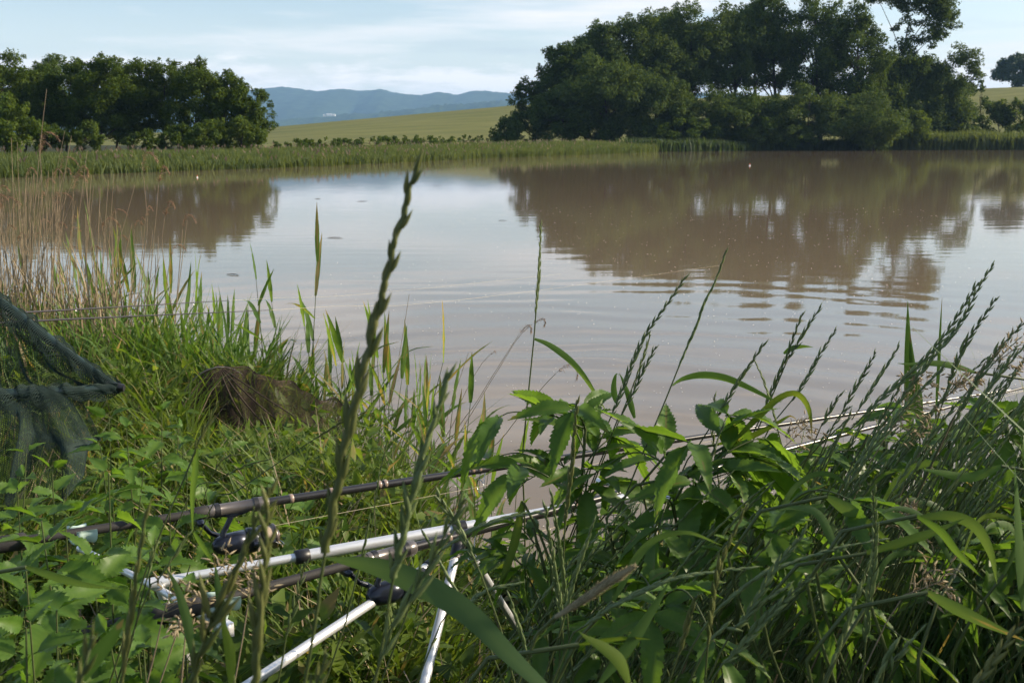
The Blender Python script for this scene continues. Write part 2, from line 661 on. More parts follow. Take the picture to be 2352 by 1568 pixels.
# ------------------------------------------------------------------ trees
def leaf_cloud(mb, C, R, n, size, rng, flat=.8):
    """n small bent leaves through a puff of radius R round C"""
    d = rng.normal(size=(n, 3))
    d /= np.linalg.norm(d, axis=1)[:, None]
    rad = R * rng.uniform(0.1, 1, n) ** .5 * (1 + .16 * rng.normal(size=n))
    P = C + d * rad[:, None] * np.array([1, 1, flat])
    nrm = d * .7 + np.array([0, 0, .5]) + rng.normal(size=(n, 3)) * .7
    nrm /= np.linalg.norm(nrm, axis=1)[:, None]
    h = rng.normal(size=(n, 3))
    u = np.cross(nrm, h)
    u /= np.linalg.norm(u, axis=1)[:, None]
    v = np.cross(nrm, u)
    s = size * rng.uniform(.6, 1.35, n)[:, None]
    V = np.stack([P - u * s, P + v * s * .45 + nrm * s * .12, P + u * s, P - v * s * .45 + nrm * s * .12], 1)
    F = np.arange(n * 4).reshape(n, 4)
    r = np.clip(rng.normal(.5, .22, n), 0, 1)
    mb.add(V.reshape(-1, 3), F, np.repeat(r, 4))


def tree(name, label, cat, X, d, top, hw, mat, group=None, low=.25, blobs=None, leaf=.30, dens=10.0, lean=0.0, seed=0,
         trunk_r=None, base_x=None, nclump=34):
    """a broadleaved tree: tapered trunk with limbs, crown of leaf clumps"""
    rng = np.random.default_rng(seed * 7 + 3)
    bx = ((base_x if base_x is not None else X) - 1176) / FPX * d
    gy = d
    g = gz(bx, gy)
    T = at(X, top, d)
    H = T.z - g
    W = hw / FPX * d
    root = empty(name, (bx, gy, g - .05), label, cat, group)
    puffs = []
    if blobs:
        for (BX, BY, br) in blobs:
            c = at(BX, BY, d)
            r = br / FPX * d
            k = max(5, int(12 * (br / 30.0) ** 1.3))
            for _ in range(k):
                q = rng.normal(size=3)
                q /= np.linalg.norm(q)
                q *= rng.uniform(.15, .85) * r
                puffs.append((np.array(c) + q * np.array([1, .9, .85]), r * rng.uniform(.26, .44)))
    else:
        cz0, cz1 = g + H * low, g + H
        cc = np.array([T.x, gy, (cz0 + cz1) / 2])
        rz = (cz1 - cz0) / 2
        for i in range(nclump):
            q = rng.normal(size=3)
            q /= np.linalg.norm(q)
            q *= rng.uniform(.12, 1.0) ** .4
            pr = rng.uniform(.17, .34) * min(W, rz * 1.1)
            tz = q[2]
            wide = 1.0 - .35 * max(tz, 0) ** 2 - (.25 * max(-tz, 0) if low > .1 else -.1 * max(-tz, 0))
            c = cc + np.array([q[0] * (W * 1.22 - pr * .6) * wide + lean * W * tz, q[1] * W * .8, q[2] * (rz - pr * .75)])
            puffs.append((c, pr))
    crown = MB()
    for c, r in puffs:
        n = int(dens * (r / leaf) ** 2)
        leaf_cloud(crown, c, r, n, leaf, rng)
        # stray sprays that break the outline
        for _ in range(3):
            q = rng.normal(size=3)
            q[2] = abs(q[2])
            q /= np.linalg.norm(q)
            leaf_cloud(crown, c + q * r * .95, r * .30, int(dens * 1.1 * (r * .3 / leaf) ** 2) + 3, leaf * .8, rng)
    local(crown, root.location).build('crown', mat, root)
    tr = MB()
    r0 = trunk_r or max(.09, H * .016)
    cen = np.mean([p[0] for p in puffs], axis=0)
    topp = Vector(cen) + Vector((0, 0, H * .22))
    b = Vector((bx, gy, g - .3))
    mid = b.lerp(Vector(cen), .5) + Vector((rng.normal() * .03 * H, 0, 0))
    path = []
    for k in range(9):
        t = k / 8
        path.append((b * (1 - t) ** 2 + mid * 2 * t * (1 - t) + topp * t * t))
    tr.tube(path, [r0 * (1 - .82 * k / 8) for k in range(9)], 7)
    order = sorted(range(len(puffs)), key=lambda i: puffs[i][0][2])
    for i in order[:: max(1, len(order) // 12)]:
        c = Vector(puffs[i][0])
        hh = min(max((c.z - b.z) * .62, H * .12), H * .8)
        k = min(range(9), key=lambda q: abs(path[q].z - b.z - hh))
        s = path[k]
        m_ = s.lerp(c, .5) + Vector((0, 0, .08 * (c - s).length))
        rr = r0 * (1 - .82 * k / 8) * .5
        tr.tube([s, s.lerp(m_, .6), m_.lerp(c, .35), c], [rr, rr * .8, rr * .55, rr * .2], 5, cap=False)
    local(tr, root.location).build('trunk', M['bark'], root)
    return root


A, B, W_, Y_ = M['tree_a'], M['tree_b'], M['tree_w'], M['bush_y']
LG, RG = 'trees of the left grove', 'trees of the right grove'
S = iter(range(1, 200))
for (lab, X, d, top, hw, mt, lw) in [
    ('dark round tree cut by the left picture edge, behind the bright yellow-green shrub', 8, 104, 108, 78, A, .06),
    ('paler tree whose top just shows between two darker crowns of the left grove', 118, 122, 112, 66, W_, .1),
    ('dark dense tree behind the tall dry reeds, third crown of the left grove', 165, 105, 122, 66, A, .06),
    ('broad dark tree with the highest dome in the middle of the left grove', 238, 103, 113, 74, A, .06),
    ('dark tree with bright sky gaps among its boughs, centre right of the left grove', 315, 106, 119, 62, A, .12),
    ('open-crowned tree showing the most sky through it in the left grove', 382, 106, 127, 60, A, .16),
    ('tree with a small pointed tip rising above the right half of the left grove', 448, 103, 122, 66, A, .06),
    ('tree with sloping right shoulder, second from the field end of the left grove', 515, 103, 150, 62, A, .04),
    ('dark tree filling the gap behind the tall dry reeds of the left grove', 70, 110, 122, 62, A, .04),
    ('dark tree closing the middle of the left grove behind the two domed crowns', 280, 110, 128, 62, A, .04),
    ('outermost sunlit tree ending the left grove beside the meadow', 568, 102, 185, 52, A, .05),
]:
    tree('broadleaf_tree', lab, 'tree', X, d, top, hw, mt, LG, low=lw, leaf=.130, dens=6.6, seed=next(S), nclump=80)
for (lab, X, d, top, hw, mt) in [
    ('bright yellow-green rounded shrub at the left edge behind the reed bed', 22, 76, 203, 60, Y_),
    ('small yellow-green shrub in front of the dark left grove', 196, 96, 268, 34, Y_),
    ('wide sunlit shrub at the foot of the left grove near its right end', 486, 94, 268, 52, Y_),
    ('low sunlit shrub at the very right foot of the left grove', 556, 95, 262, 44, Y_),
    ('dim low shrub between the small and the wide shrubs of the left grove', 330, 98, 290, 44, A),
    ('dim low shrub directly right of the bright shrub at the left edge', 110, 96, 272, 46, A),
    ('dim shrub close left of the wide sunlit shrub under the left grove', 412, 99, 276, 46, A),
]:
    tree('shrub', lab, 'shrub', X, d, top, hw, mt, 'shrubs along the left grove', low=0.0, leaf=.13, dens=7, seed=next(S), nclump=36)

for (lab, X, d, top, hw, mt, lw) in [
    ('tall tree with a stepped left outline on the lake end of the right grove', 1300, 176, 78, 60, B, .1),
    ('small dark tree at the leftmost foot of the right grove', 1222, 174, 165, 46, B, .0),
    ('tall tree with an even dome, second high crown from the left in the right grove', 1385, 178, 42, 72, W_, .25),
    ('tall pale-topped tree under the sloping skyline of the right grove', 1475, 180, 14, 82, W_, .22),
    ('very tall tree with a feathery top left of the sky gaps in the right grove', 1580, 182, 2, 82, W_, .30),
    ('very tall tree with bright sky windows under its crown in the right grove', 1680, 184, -6, 78, W_, .34),
    ('towering dark tree reaching the top picture edge, right of the sky windows', 1780, 186, -34, 72, B, .22),
    ('tallest dark crown of the right grove, cut off by the top picture edge', 1875, 184, -44, 84, B, .16),
    ('full round tree behind the foot of the leaning tree, low in the right grove', 2065, 196, 128, 70, B, .02),
    ('full sunlit tree behind the slanting willow branch, right end of the right grove', 2165, 200, 150, 72, W_, .02),
    ('broad tree closing the skyline between the stepped tree and the even dome', 1345, 184, 62, 74, B, .12),
    ('broad tree closing the skyline under the feathery top of the right grove', 1530, 190, 14, 78, W_, .36),
    ('broad tree closing the skyline left of the towering tree in the right grove', 1725, 192, -8, 74, B, .38),
    ('dark tall tree next to the leaning tree of the right grove', 1975, 182, -10, 76, B, .14),
]:
    tree('broadleaf_tree', lab, 'tree', X, d, top, hw, mt, RG, low=lw, leaf=.23, dens=6, seed=next(S), nclump=90)
tree('leaning_tree', 'tall tree leaning right with a separate overhanging bough against the sky', 'tree', 2090, 188, 0, 70, B, RG,
     blobs=[(2035, 150, 52), (2080, 108, 34), (2075, 5, 40), (2125, 0, 52), (2165, 28, 50), (2188, 52, 28), (2150, 78, 34), (2142, 108, 15), (2030, 215, 62), (2010, -20, 40), (2060, 260, 56), (2098, 150, 42), (2112, 92, 26), (2062, 60, 18), (2088, 58, 26), (2118, 138, 32), (2060, 175, 40)],
     leaf=.23, dens=4.6, seed=next(S), base_x=2015, trunk_r=.42)
tree('willow_tree', 'sunlit willow with a slanting right branch at the right end of the right grove', 'willow', 2150, 190, 120, 70, W_, RG,
     blobs=[(2100, 165, 54), (2125, 215, 60), (2165, 175, 46), (2215, 132, 38), (2236, 165, 30), (2195, 205, 44), (2080, 240, 56), (2140, 270, 56), (2190, 250, 44)],
     leaf=.23, dens=4.6, seed=next(S), base_x=2110, trunk_r=.34)
for (lab, X, d, top, hw, mt) in [
    ('low dark shrub where the meadow meets the right grove', 1166, 168, 262, 34, B),
    ('large dark willow bush rising from the bank left in the right grove', 1390, 169, 112, 106, W_),
    ('dark willow bush by the water under the domed trees of the right grove', 1290, 170, 190, 70, B),
    ('broad dark willow bush left of the sky windows at the waterline', 1500, 170, 150, 92, W_),
    ('dark bush below the bright sky windows at the waterline', 1625, 172, 195, 108, W_),
    ('dark bush under the towering tree at the waterline', 1730, 173, 198, 108, B),
    ('wide rounded willow bush overhanging the water in the middle of the right grove', 1850, 173, 182, 108, W_),
    ('rounded grey-green willow bush ending the dark waterline of the right grove', 1995, 173, 205, 100, W_),
    ('low dark scrub at the water between the reed bed and the wide willow bush', 1560, 166, 262, 84, B),
    ('low dark scrub on the water below the wide rounded willow bush', 1790, 172, 268, 96, W_),
    ('dark bush behind the reed edge under the tall left trees of the right grove', 1365, 171, 255, 80, B),
    ('yellowish sunlit bush just right of the rounded grey-green willow bush', 2092, 180, 238, 44, Y_),
]:
    tree('willow_bush', lab, 'bush', X, d, top, hw, mt, 'bushes of the right grove', low=0.0, leaf=.22, dens=6, seed=next(S), nclump=66)
for (lab, X, d, top, hw, mt) in [
    ('round dark shrub behind the sunlit reeds at the right', 2152, 196, 262, 40, B),
    ('pale sunlit shrub with a shadowed foot behind the right reeds', 2206, 196, 228, 44, W_),
    ('narrow dark upright tree right of the willow with the slanting branch', 2248, 205, 172, 32, B),
    ('low green shrub behind the right reeds below the distant tree', 2290, 200, 222, 40, Y_),
    ('low shrub at the right picture edge behind the reeds', 2345, 200, 208, 46, Y_),
]:
    tree('shrub', lab, 'shrub', X, d, top, hw, mt, 'shrubs behind the right reed bed', low=0.0, leaf=.30, dens=9, seed=next(S), nclump=30)
tree('distant_tree', 'hazy round tree standing alone on the hill at the right edge', 'tree', 2338, 425, 122, 46, M['far_tree'], None, low=.08,
     leaf=.5, dens=11, seed=next(S), nclump=70)
for i, (X, d, top, hw) in enumerate([(680, 104, 314, 60), (735, 108, 312, 60), (800, 114, 311, 62), (870, 122, 310, 62), (935, 134, 304, 60), (1000, 146, 310, 60), (1060, 158, 310, 60), (1115, 167, 308, 56)]):
    nm = ['first', 'second', 'third', 'fourth', 'fifth', 'sixth', 'seventh', 'eighth'][i]
    tree('hedge_shrub', nm + ' low shrub from the left in the hedge at the foot of the meadow', 'shrub', X, d, top, hw, A if i % 2 else B,
         'hedge shrubs along the meadow', low=0.0, leaf=.16, dens=7, seed=next(S), nclump=26)
for i, (X, Y, hw, hh) in enumerate([(756, 264, 6, 2.0), (745, 265, 2.5, 1.6), (767, 264, 3, 1.6)]):
    d = 3300.0
    c = at(X, Y, d)
    w, h = hw / FPX * d, hh / FPX * d
    root = empty('farm_building', (c.x, d, c.z - h - 2.0), ['long white farm building in the valley before the mountains',
                 'small white building left of the long farm building', 'small white building right of the long farm building'][i], 'building', 'white buildings in the valley')
    MB().box((0, 0, h), (w, 0, 0), (0, 5, 0), (0, 0, h)).build('wall', plain_mat('white_render', (.78, .78, .76), .8), root, False)
    rf = MB()
    rf.add([(-w * 1.03, -5.4, 2 * h), (w * 1.03, -5.4, 2 * h), (w * 1.03, 5.4, 2 * h), (-w * 1.03, 5.4, 2 * h), (-w * 1.03, 0, 3.2 * h), (w * 1.03, 0, 3.2 * h)],
           [(0, 1, 5, 4), (2, 3, 4, 5)])
    rf.add([(-w * 1.03, -5.4, 2 * h), (-w * 1.03, 5.4, 2 * h), (-w * 1.03, 0, 3.2 * h), (w * 1.03, -5.4, 2 * h), (w * 1.03, 5.4, 2 * h), (w * 1.03, 0, 3.2 * h)], [(0, 2, 1), (3, 4, 5)])
    rf.build('roof', plain_mat('pale_roof', (.5, .5, .52), .7), root, False)


# ------------------------------------------------------------------ far reed beds (nobody could count them)
def reed_bed(name, plume, pts, width, per_m2, hfun, wblade, seed, mat):
    rng = np.random.default_rng(seed)
    P = []
    for (a, b) in zip(pts[:-1], pts[1:]):
        a, b = np.array(a, float), np.array(b, float)
        L_ = np.linalg.norm(b - a)
        n = int(L_ * width * per_m2)
        t = rng.uniform(0, 1, n)[:, None]
        nr = np.array([-(b - a)[1], (b - a)[0]]) / L_
        off = (rng.uniform(0, 1, n) ** 1.3 * width - .6)[:, None]
        P.append(a + (b - a) * t + nr * off)
    P = np.concatenate(P)
    dist = lake_dist(P[:, 0], P[:, 1])
    keep = dist > -.9
    P = P[keep]
    n = len(P)
    zz = np.maximum(ground_z(P[:, 0], P[:, 1]), -.2)
    patch = .5 + .5 * np.sin(P[:, 0] * .55 + 2 * np.sin(P[:, 1] * .31)) * np.cos(P[:, 1] * .47)
    h = hfun(P) * (.78 + .22 * patch) * rng.uniform(.72, 1.1, n)
    lean = rng.normal(0, .13, (n, 2)) + np.array([-.05, .0])
    ang = rng.uniform(0, math.pi, n)
    wx, wy = np.cos(ang) * wblade, np.sin(ang) * wblade
    base = np.stack([P[:, 0], P[:, 1], zz - .05], -1)
    mid = base + np.stack([lean[:, 0] * h * .4, lean[:, 1] * h * .4, h * .6], -1)
    tip = base + np.stack([lean[:, 0] * h * 1.2, lean[:, 1] * h * 1.2, h], -1)
    w = np.stack([wx, wy, 0 * wx], -1)
    V = np.stack([base - w * .5, base + w * .5, mid + w, tip, mid - w], 1).reshape(-1, 3)
    F = np.arange(n * 5).reshape(n, 5)
    mb = MB()
    mb.add(V, F, np.repeat(np.clip(rng.normal(.45, .2, n) + .25 * (patch - .5), 0, 1), 5))
    o = mb.build(name, mat)
    tag(o, None, None, None, 'stuff')
    if plume:
        sel = rng.choice(n, int(n * plume), replace=False)
        mb = MB()
        for i in sel:
            t = tip[i] + np.array([0, 0, .16])
            s = rng.uniform(.06, .12)
            dx = rng.normal(0, .08)
            mb.add([tuple(t + np.array([0, 0, s * 1.6])), tuple(t + np.array([s * .6 + dx, 0, 0])), tuple(t + np.array([dx, .05, -s * 1.6])), tuple(t + np.array([-s * .5 + dx, -.05, 0]))],
                   [(0, 1, 2, 3)], rng.uniform(0, 1))
            mb.add([tuple(base[i] + np.array([-.012, 0, .6])), tuple(base[i] + np.array([.012, 0, .6])), tuple(t)], [(0, 1, 2)], .3)
        tag(mb.build('reed_plumes', M['reed_plume_far']), 'tan dry seed plumes above the far reed bed', 'reed plumes', None, 'stuff')
    return o


o = reed_bed('reed_bed', .008, [(20, 154), (-3.1, 103), (-13.8, 72), (-20.3, 61), (-24.5, 51), (-36, 44)][::-1], 17, 36,
             lambda P: np.interp(P[:, 1], [50, 75, 110, 160], [.85, .90, 1.05, 1.50]), .030, 21, M['reed_far'])
o.data.name = 'reed_bed'
tag(o, 'green reed bed along the far left shore below the meadow', 'reed bed')
o = reed_bed('waterside_scrub', 0, [(18, 153.5), (38, 169.5), (60, 178)], 6, 16, lambda P: 2.0 + 0 * P[:, 0], .10, 23, M['reed_scrub'])
tag(o, 'dark low waterside growth under the willow bushes of the right grove', 'waterside scrub')
o = reed_bed('reed_bed', 0, [(58, 178), (87, 184), (140, 188)][::1], 9, 20, lambda P: 3.3 + 0 * P[:, 0], .07, 22, M['reed_far'])
tag(o, 'tall green reed bed along the far shore at the right edge', 'reed bed')


# ================================================================== NEAR BANK
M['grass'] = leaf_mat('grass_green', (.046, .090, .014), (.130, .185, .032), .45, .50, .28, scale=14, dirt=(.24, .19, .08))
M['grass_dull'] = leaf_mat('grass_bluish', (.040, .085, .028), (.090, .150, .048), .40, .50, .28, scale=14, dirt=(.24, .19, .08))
M['herb'] = leaf_mat('ground_cover_leaf', (.048, .098, .014), (.140, .200, .034), .45, .50, .28, scale=10, dirt=(.24, .19, .08))
M['stem'] = leaf_mat('grass_stem', (.055, .080, .022), (.100, .125, .040), .15, .5, .4, scale=25)
M['spike'] = leaf_mat('couch_grass_spike', (.100, .145, .052), (.190, .240, .100), .28, .5, .4, scale=40)
M['spike_y'] = leaf_mat('couch_grass_spike_yellowish', (.085, .110, .030), (.170, .180, .060), .30, .5, .4, scale=30)
M['reed'] = leaf_mat('reed_leaf', (.055, .120, .022), (.115, .195, .044), .45, .50, .28, scale=8, dirt=(.24, .19, .08))
M['dry'] = leaf_mat('dry_reed_stem', (.20, .150, .095), (.36, .29, .19), .15, .7, .2, tcol=(1, .95, .8), scale=14)
M['plume'] = leaf_mat('dry_reed_plume', (.22, .150, .095), (.40, .28, .18), .25, .8, .1, tcol=(1, .9, .8), scale=20)
M['straw'] = leaf_mat('straw_seeds', (.30, .24, .14), (.50, .42, .28), .35, .7, .2, tcol=(1.1, 1, .8), scale=40)
M['nettle'] = leaf_mat('nettle_leaf', (.052, .125, .016), (.115, .200, .030), .45, .48, .4, scale=18)
M['elder'] = leaf_mat('pinnate_leaf', (.048, .112, .016), (.105, .190, .030), .48, .42, .35, scale=16, dirt=(.16, .17, .05))
M['fox'] = leaf_mat('foxtail_head', (.24, .21, .12), (.44, .38, .24), .2, .8, .1, tcol=(1, .95, .85), scale=60)


def catmull(pts, n=24):
    pts = [Vector(p) for p in pts]
    if len(pts) == 2:
        return [pts[0].lerp(pts[1], i / (n - 1)) for i in range(n)]
    P = [pts[0] * 2 - pts[1]] + pts + [pts[-1] * 2 - pts[-2]]
    out = []
    seg = len(pts) - 1
    lens = [max((pts[i + 1] - pts[i]).length, 1e-6) for i in range(seg)]
    tot = sum(lens)
    for k in range(n):
        s = tot * k / (n - 1)
        i = 0
        while i < seg - 1 and s > lens[i]:
            s -= lens[i]
            i += 1
        t = min(1, s / lens[i])
        a, b, c, d = P[i:i + 4]
        out.append(.5 * ((2 * b) + (c - a) * t + (2 * a - 5 * b + 4 * c - d) * t * t + (3 * b - a - 3 * c + d) * t ** 3))
    return out


def strip(mb, pts, wid, side=None, fold=.25, rnd=.5, twist=None):
    """a grass blade: strip with a sunken midrib along pts; wid = full widths"""
    n = len(pts)
    V = []
    ref = Vector(side) if side is not None else None
    for i, p in enumerate(pts):
        t = (pts[min(i + 1, n - 1)] - pts[max(i - 1, 0)])
        t = t.normalized() if t.length > 1e-9 else Vector((0, 0, 1))
        if ref is None:
            ref = t.cross(Vector((0, 0, 1)))
            if ref.length < .1:
                ref = Vector((1, 0, 0))
        u = (ref - t * ref.dot(t))
        u = u.normalized() if u.length > 1e-6 else Vector((1, 0, 0))
        if side is None:
            ref = u
        if twist is not None:
            u = Matrix.Rotation(twist[i], 3, t) @ u
        nn = u.cross(t)
        h = wid[i] * .5
        V += [tuple(p - u * h + nn * h * fold), tuple(p), tuple(p + u * h + nn * h * fold)]
    F = []
    for i in range(n - 1):
        a = i * 3
        F += [(a, a + 1, a + 4, a + 3), (a + 1, a + 2, a + 5, a + 4)]
    if np.ndim(rnd) == 0:
        tipb = 1.0 if (n * 7 + int(abs(pts[0].x) * 1000)) % 10 < 4 else 0.0
        q = np.array([[rnd - .08, rnd + .16, rnd - .08]] * n, float)
        q[int(n * .82):] += tipb * np.linspace(.2, 1.0, n - int(n * .82))[:, None]
        rnd = q.ravel()
    mb.add(V, F, rnd)
    return mb


def bladew(n, w, peak=.25, root=.5):
    """width profile: narrow root, widest at peak, pointed tip"""
    o = []
    for i in range(n):
        t = i / (n - 1)
        o.append(w * (root + (1 - root) * math.sin(min(t / peak, 1) * math.pi / 2)) if t < peak else w * max(.03, (1 - ((t - peak) / (1 - peak)) ** 1.7)))
    return o


def lens_body(mb, base, d, L, w, rnd, n=5):
    d = d.normalized()
    mb.tube([base, base + d * L * .3, base + d * L * .62, base + d * L], [w * .5, w, w * .72, w * .04], n, cap=False, rnd=rnd)


def to_ground(pts):
    """carry the stem on from its last traced point down into the ground"""
    a, b = pts[-2], pts[-1]
    d = (b - a).normalized()
    g = gz(b.x, b.y)
    h = b.z - g
    if h <= .0:
        return pts
    k = min(.30, math.hypot(d.x, d.y) / max(.25, -d.z)) if d.z < 0 else .3
    hd = Vector((d.x, d.y, 0))
    if hd.length > 1e-5:
        hd.normalize()
    e = b + hd * h * k
    e.z = gz(e.x, e.y) - .04
    m = b.lerp(e, .5) + hd * h * k * .12
    return pts + [m, e]


def px(pts, d0, d1=None):
    d1 = d0 if d1 is None else d1
    n = len(pts)
    return [at(x, y, d0 + (d1 - d0) * i / max(1, n - 1)) for i, (x, y) in enumerate(pts)]


def spikelets(mb, path, w, rng, rnd=None, gap=.0105, L=.0125, open_=.32, plane=None):
    """the two-ranked ear of couch grass along path (base to tip)"""
    n = len(path)
    tot = sum((path[i + 1] - path[i]).length for i in range(n - 1))
    gap = gap * .72
    k = max(6, int(tot / gap))
    core = .40 if open_ < .13 else .20
    mb.tube(path, [w * core * (1 - .6 * i / (n - 1)) for i in range(n)], 5, rnd=.4)
    ref = plane or Vector((rng.normal(), rng.normal(), .2))
    for i in range(k):
        f = (i + .3) / k
        j = min(n - 2, int(f * (n - 1)))
        fr = f * (n - 1) - j
        p = path[j].lerp(path[j + 1], fr)
        t = (path[j + 1] - path[j]).normalized()
        u = (ref - t * ref.dot(t)).normalized()
        s = 1 if i % 2 else -1
        sz = (.75 + .4 * math.sin(math.pi * min(1, f * 1.15 + .1))) * rng.uniform(.85, 1.15)
        d = t + u * s * open_ * .75 * rng.uniform(.5, 1.3) + t.cross(u) * rng.normal() * .06
        lens_body(mb, p + u * s * w * .16, d, L * sz * 1.05, w * .29 * sz, float(np.clip(rng.normal(.5, .2) if rnd is None else rnd, 0, 1)))
    return mb


def grass_stalk(label, pts, d0, d1=None, ear=.4, w=.0042, group=None, leaves=(), mat='spike', stem_r=.0013, seed=0, gap=.0105, L=.0125, open_=.32,
                name='grass_stalk', cat='grass stalk', head='seed_head', extend=True, wavy=0.0):
    """pts: photograph positions from the tip downwards; ear = share of the traced length that carries the seed head"""
    rng = np.random.default_rng(1000 + seed)
    wp = px(pts, d0, d1)
    n_tr = sum((wp[i + 1] - wp[i]).length for i in range(len(wp) - 1))
    full = to_ground(list(wp)) if extend else wp
    path = catmull(full, 46)
    root = empty(name, path[-1], label, cat, group)
    # a slight zigzag where the ear sits
    acc, cut = 0.0, 0
    for i in range(len(path) - 1):
        acc += (path[i + 1] - path[i]).length
        if acc >= n_tr * ear:
            cut = i + 1
            break
    st = MB()
    ys = [stem_r * (.55 + .65 * i / 45) for i in range(46)]
    st.tube(path, ys, 6)
    for q in (.62, .8):
        j = int(46 * q)
        st.tube([path[j], path[j].lerp(path[j + 1], .25)], [stem_r * 1.6] * 2, 6)
    local(st, root.location).build('stem', M['stem'], root)
    earpath = catmull(path[:cut + 1][::-1], 60) if cut >= 2 else path[:3][::-1]
    if wavy and len(earpath) == 60:
        tt = (earpath[-1] - earpath[0]).normalized().cross(Vector((0, 1, 0))).normalized()
        earpath = [p + tt * (wavy * math.sin(i * .95 + .4 * math.sin(i * .31))) for i, p in enumerate(earpath)]
    sp = MB()
    spikelets(sp, earpath, w, rng, gap=gap, L=L, open_=open_)
    local(sp, root.location).build(head, M[mat], root)
    for lf in leaves:
        add_leaf(root, lf, d0, rng)
    return root


def add_leaf(root, lf, d, rng, mat='reed'):
    """lf = (photograph points from leaf base to tip, width in photograph units, depth change, twist) """
    P_, wpx = lf[0], lf[1]
    dd = lf[2] if len(lf) > 2 else 0.0
    tw = lf[3] if len(lf) > 3 else (0.0, 0.0)
    mt = lf[4] if len(lf) > 4 else mat
    fl = lf[5] if len(lf) > 5 else .25
    pk = lf[6] if len(lf) > 6 else .3
    path = catmull(px(P_, d, d + dd), 22)
    w = bladew(22, wpx / FPX * d, pk, .4)
    mb = MB()
    view = Vector((0, 1, -.15))
    t0 = (path[-1] - path[0]).normalized()
    side = t0.cross(view).normalized()
    strip(mb, path, w, side, fl, float(rng.uniform(.3, .75)), [tw[0] + (tw[1] - tw[0]) * i / 21 for i in range(22)])
    o = local(mb, root.location).build('leaf', M[mt], root)
    return o


# ------------------------------------------------------------------ leaf templates shared by many plants
def toothed_leaf(width, teeth, droop, fold, mat, name, taper=.42, depth=.16, wave=.0, seed=0):
    """serrated leaf of length 1 along +X, its blade facing +Z"""
    rng = np.random.default_rng(seed)
    n = teeth * 2 + 1
    rows = []
    for i in range(n + 1):
        t = i / n
        prof = math.sin(math.pi * t ** taper) if t > 0 else 0
        prof = max(prof, 0) ** .9
        hw = width * .5 * prof
        edge = hw * (1.0 + (depth if i % 2 else -depth))
        fwd = -.018 if i % 2 == 0 else .012
        z = -droop * t * t
        wv = wave * math.sin(t * 17 + seed)
        cs = .86
        rows.append([(t + fwd, -edge, z + fold * hw + wv * hw), (t, -hw * .5, z + fold * hw * .62 - .02 * width * (i % 2) * prof), (t, 0, z - .03 * width * prof),
                     (t, hw * .5, z + fold * hw * .62 - .02 * width * (i % 2) * prof), (t + fwd, edge, z + fold * hw - wv * hw)])
    V = [v for r in rows for v in r]
    F = []
    for i in range(n):
        for k in range(4):
            a = i * 5 + k
            F.append((a, a + 1, a + 6, a + 5))
    mb = MB()
    b0 = rng.uniform(.3, .6)
    rv = np.array([[b0 + .08, b0 - .06 + .14 * (i % 2), b0 + .34, b0 - .06 + .14 * (i % 2), b0 + .08] for i in range(n + 1)])
    rv[int(n * .9):] += .25 * (seed % 2)
    mb.add(V, F, rv.ravel())
    mb.tube([Vector((-.10, 0, 0)), Vector((0, 0, 0)), Vector((.5, 0, -droop * .25 - .02)), Vector((.95, 0, -droop * .9))], [.013, .012, .007, .002], 4, cap=False, rnd=.6)
    return mb.mesh(name, mat)


def place(me, name, parent, base, d, up, scale, roll=0.0):
    """link a copy of mesh me so that its +X runs along d and its face looks to up"""
    d = Vector(d).normalized()
    up = Vector(up)
    y = up.cross(d)
    y = y.normalized() if y.length > 1e-5 else Vector((0, 1, 0))
    z = d.cross(y)
    R = Matrix((d, y, z)).transposed()
    R = R @ Matrix.Rotation(roll, 3, 'X')
    o = bpy.data.objects.new(name, me)
    Mx = Matrix.Translation(base) @ R.to_4x4() @ Matrix.Scale(scale, 4)
    COL.objects.link(o)
    if parent is not None:
        o.parent = parent
    o.matrix_local = Mx
    return o


NETTLE = [toothed_leaf(.48, 11, .30, .32, M['nettle'], 'nettle_leaf', seed=i, depth=.15, taper=.55 + .03 * i, wave=.10) for i in range(4)]
ELDER = [toothed_leaf(.31, 13, .22 + .1 * i, .35, M['elder'], 'leaflet', seed=10 + i, depth=.09, taper=.72, wave=.12) for i in range(4)]


# ------------------------------------------------------------------ rods, rod pod, nets
M['alu'] = plain_mat('anodised_aluminium', (.80, .81, .82), .36, .55, var=.05, scale=25)
M['black_plastic'] = plain_mat('black_plastic', (.018, .018, .020), .42, scale=80, var=.2)
M['mint'] = plain_mat('pale_mint_plastic', (.56, .72, .63), .45, var=.05)
M['blank'] = plain_mat('rod_blank', (.022, .021, .022), .30, spec=.6, var=.15)
M['foam'] = plain_mat('eva_foam_grip', (.022, .020, .019), .7, bump=.06, scale=400)
M['whip'] = plain_mat('whipping_thread', (.30, .22, .17), .3, coat=.5)
M['seat'] = plain_mat('reel_seat_grey', (.15, .135, .13), .3, .4)
M['reel'] = plain_mat('reel_dark_blue', (.020, .024, .038), .28, .4, coat=.4)
M['spool'] = plain_mat('spool_bronze', (.26, .21, .19), .3, .8)
M['steel'] = plain_mat('bright_steel', (.55, .54, .52), .22, 1.0, var=.05)
M['line'] = plain_mat('nylon_line', (.62, .54, .38), .25, var=.05)
M['line_dark'] = plain_mat('line_on_spool', (.42, .33, .24), .5)


def on_line(A, B, X):
    """point of the segment A-B that is seen at photograph column X"""
    lo, hi = -1.5, 3.0
    for _ in range(50):
        m = (lo + hi) / 2
        p = A.lerp(B, m)
        x = 1176 + p.x / (p.y * math.cos(PITCH) - (p.z - CAM_Z) * math.sin(PITCH)) * FPX
        if x < X:
            lo = m
        else:
            hi = m
    return A.lerp(B, (lo + hi) / 2)


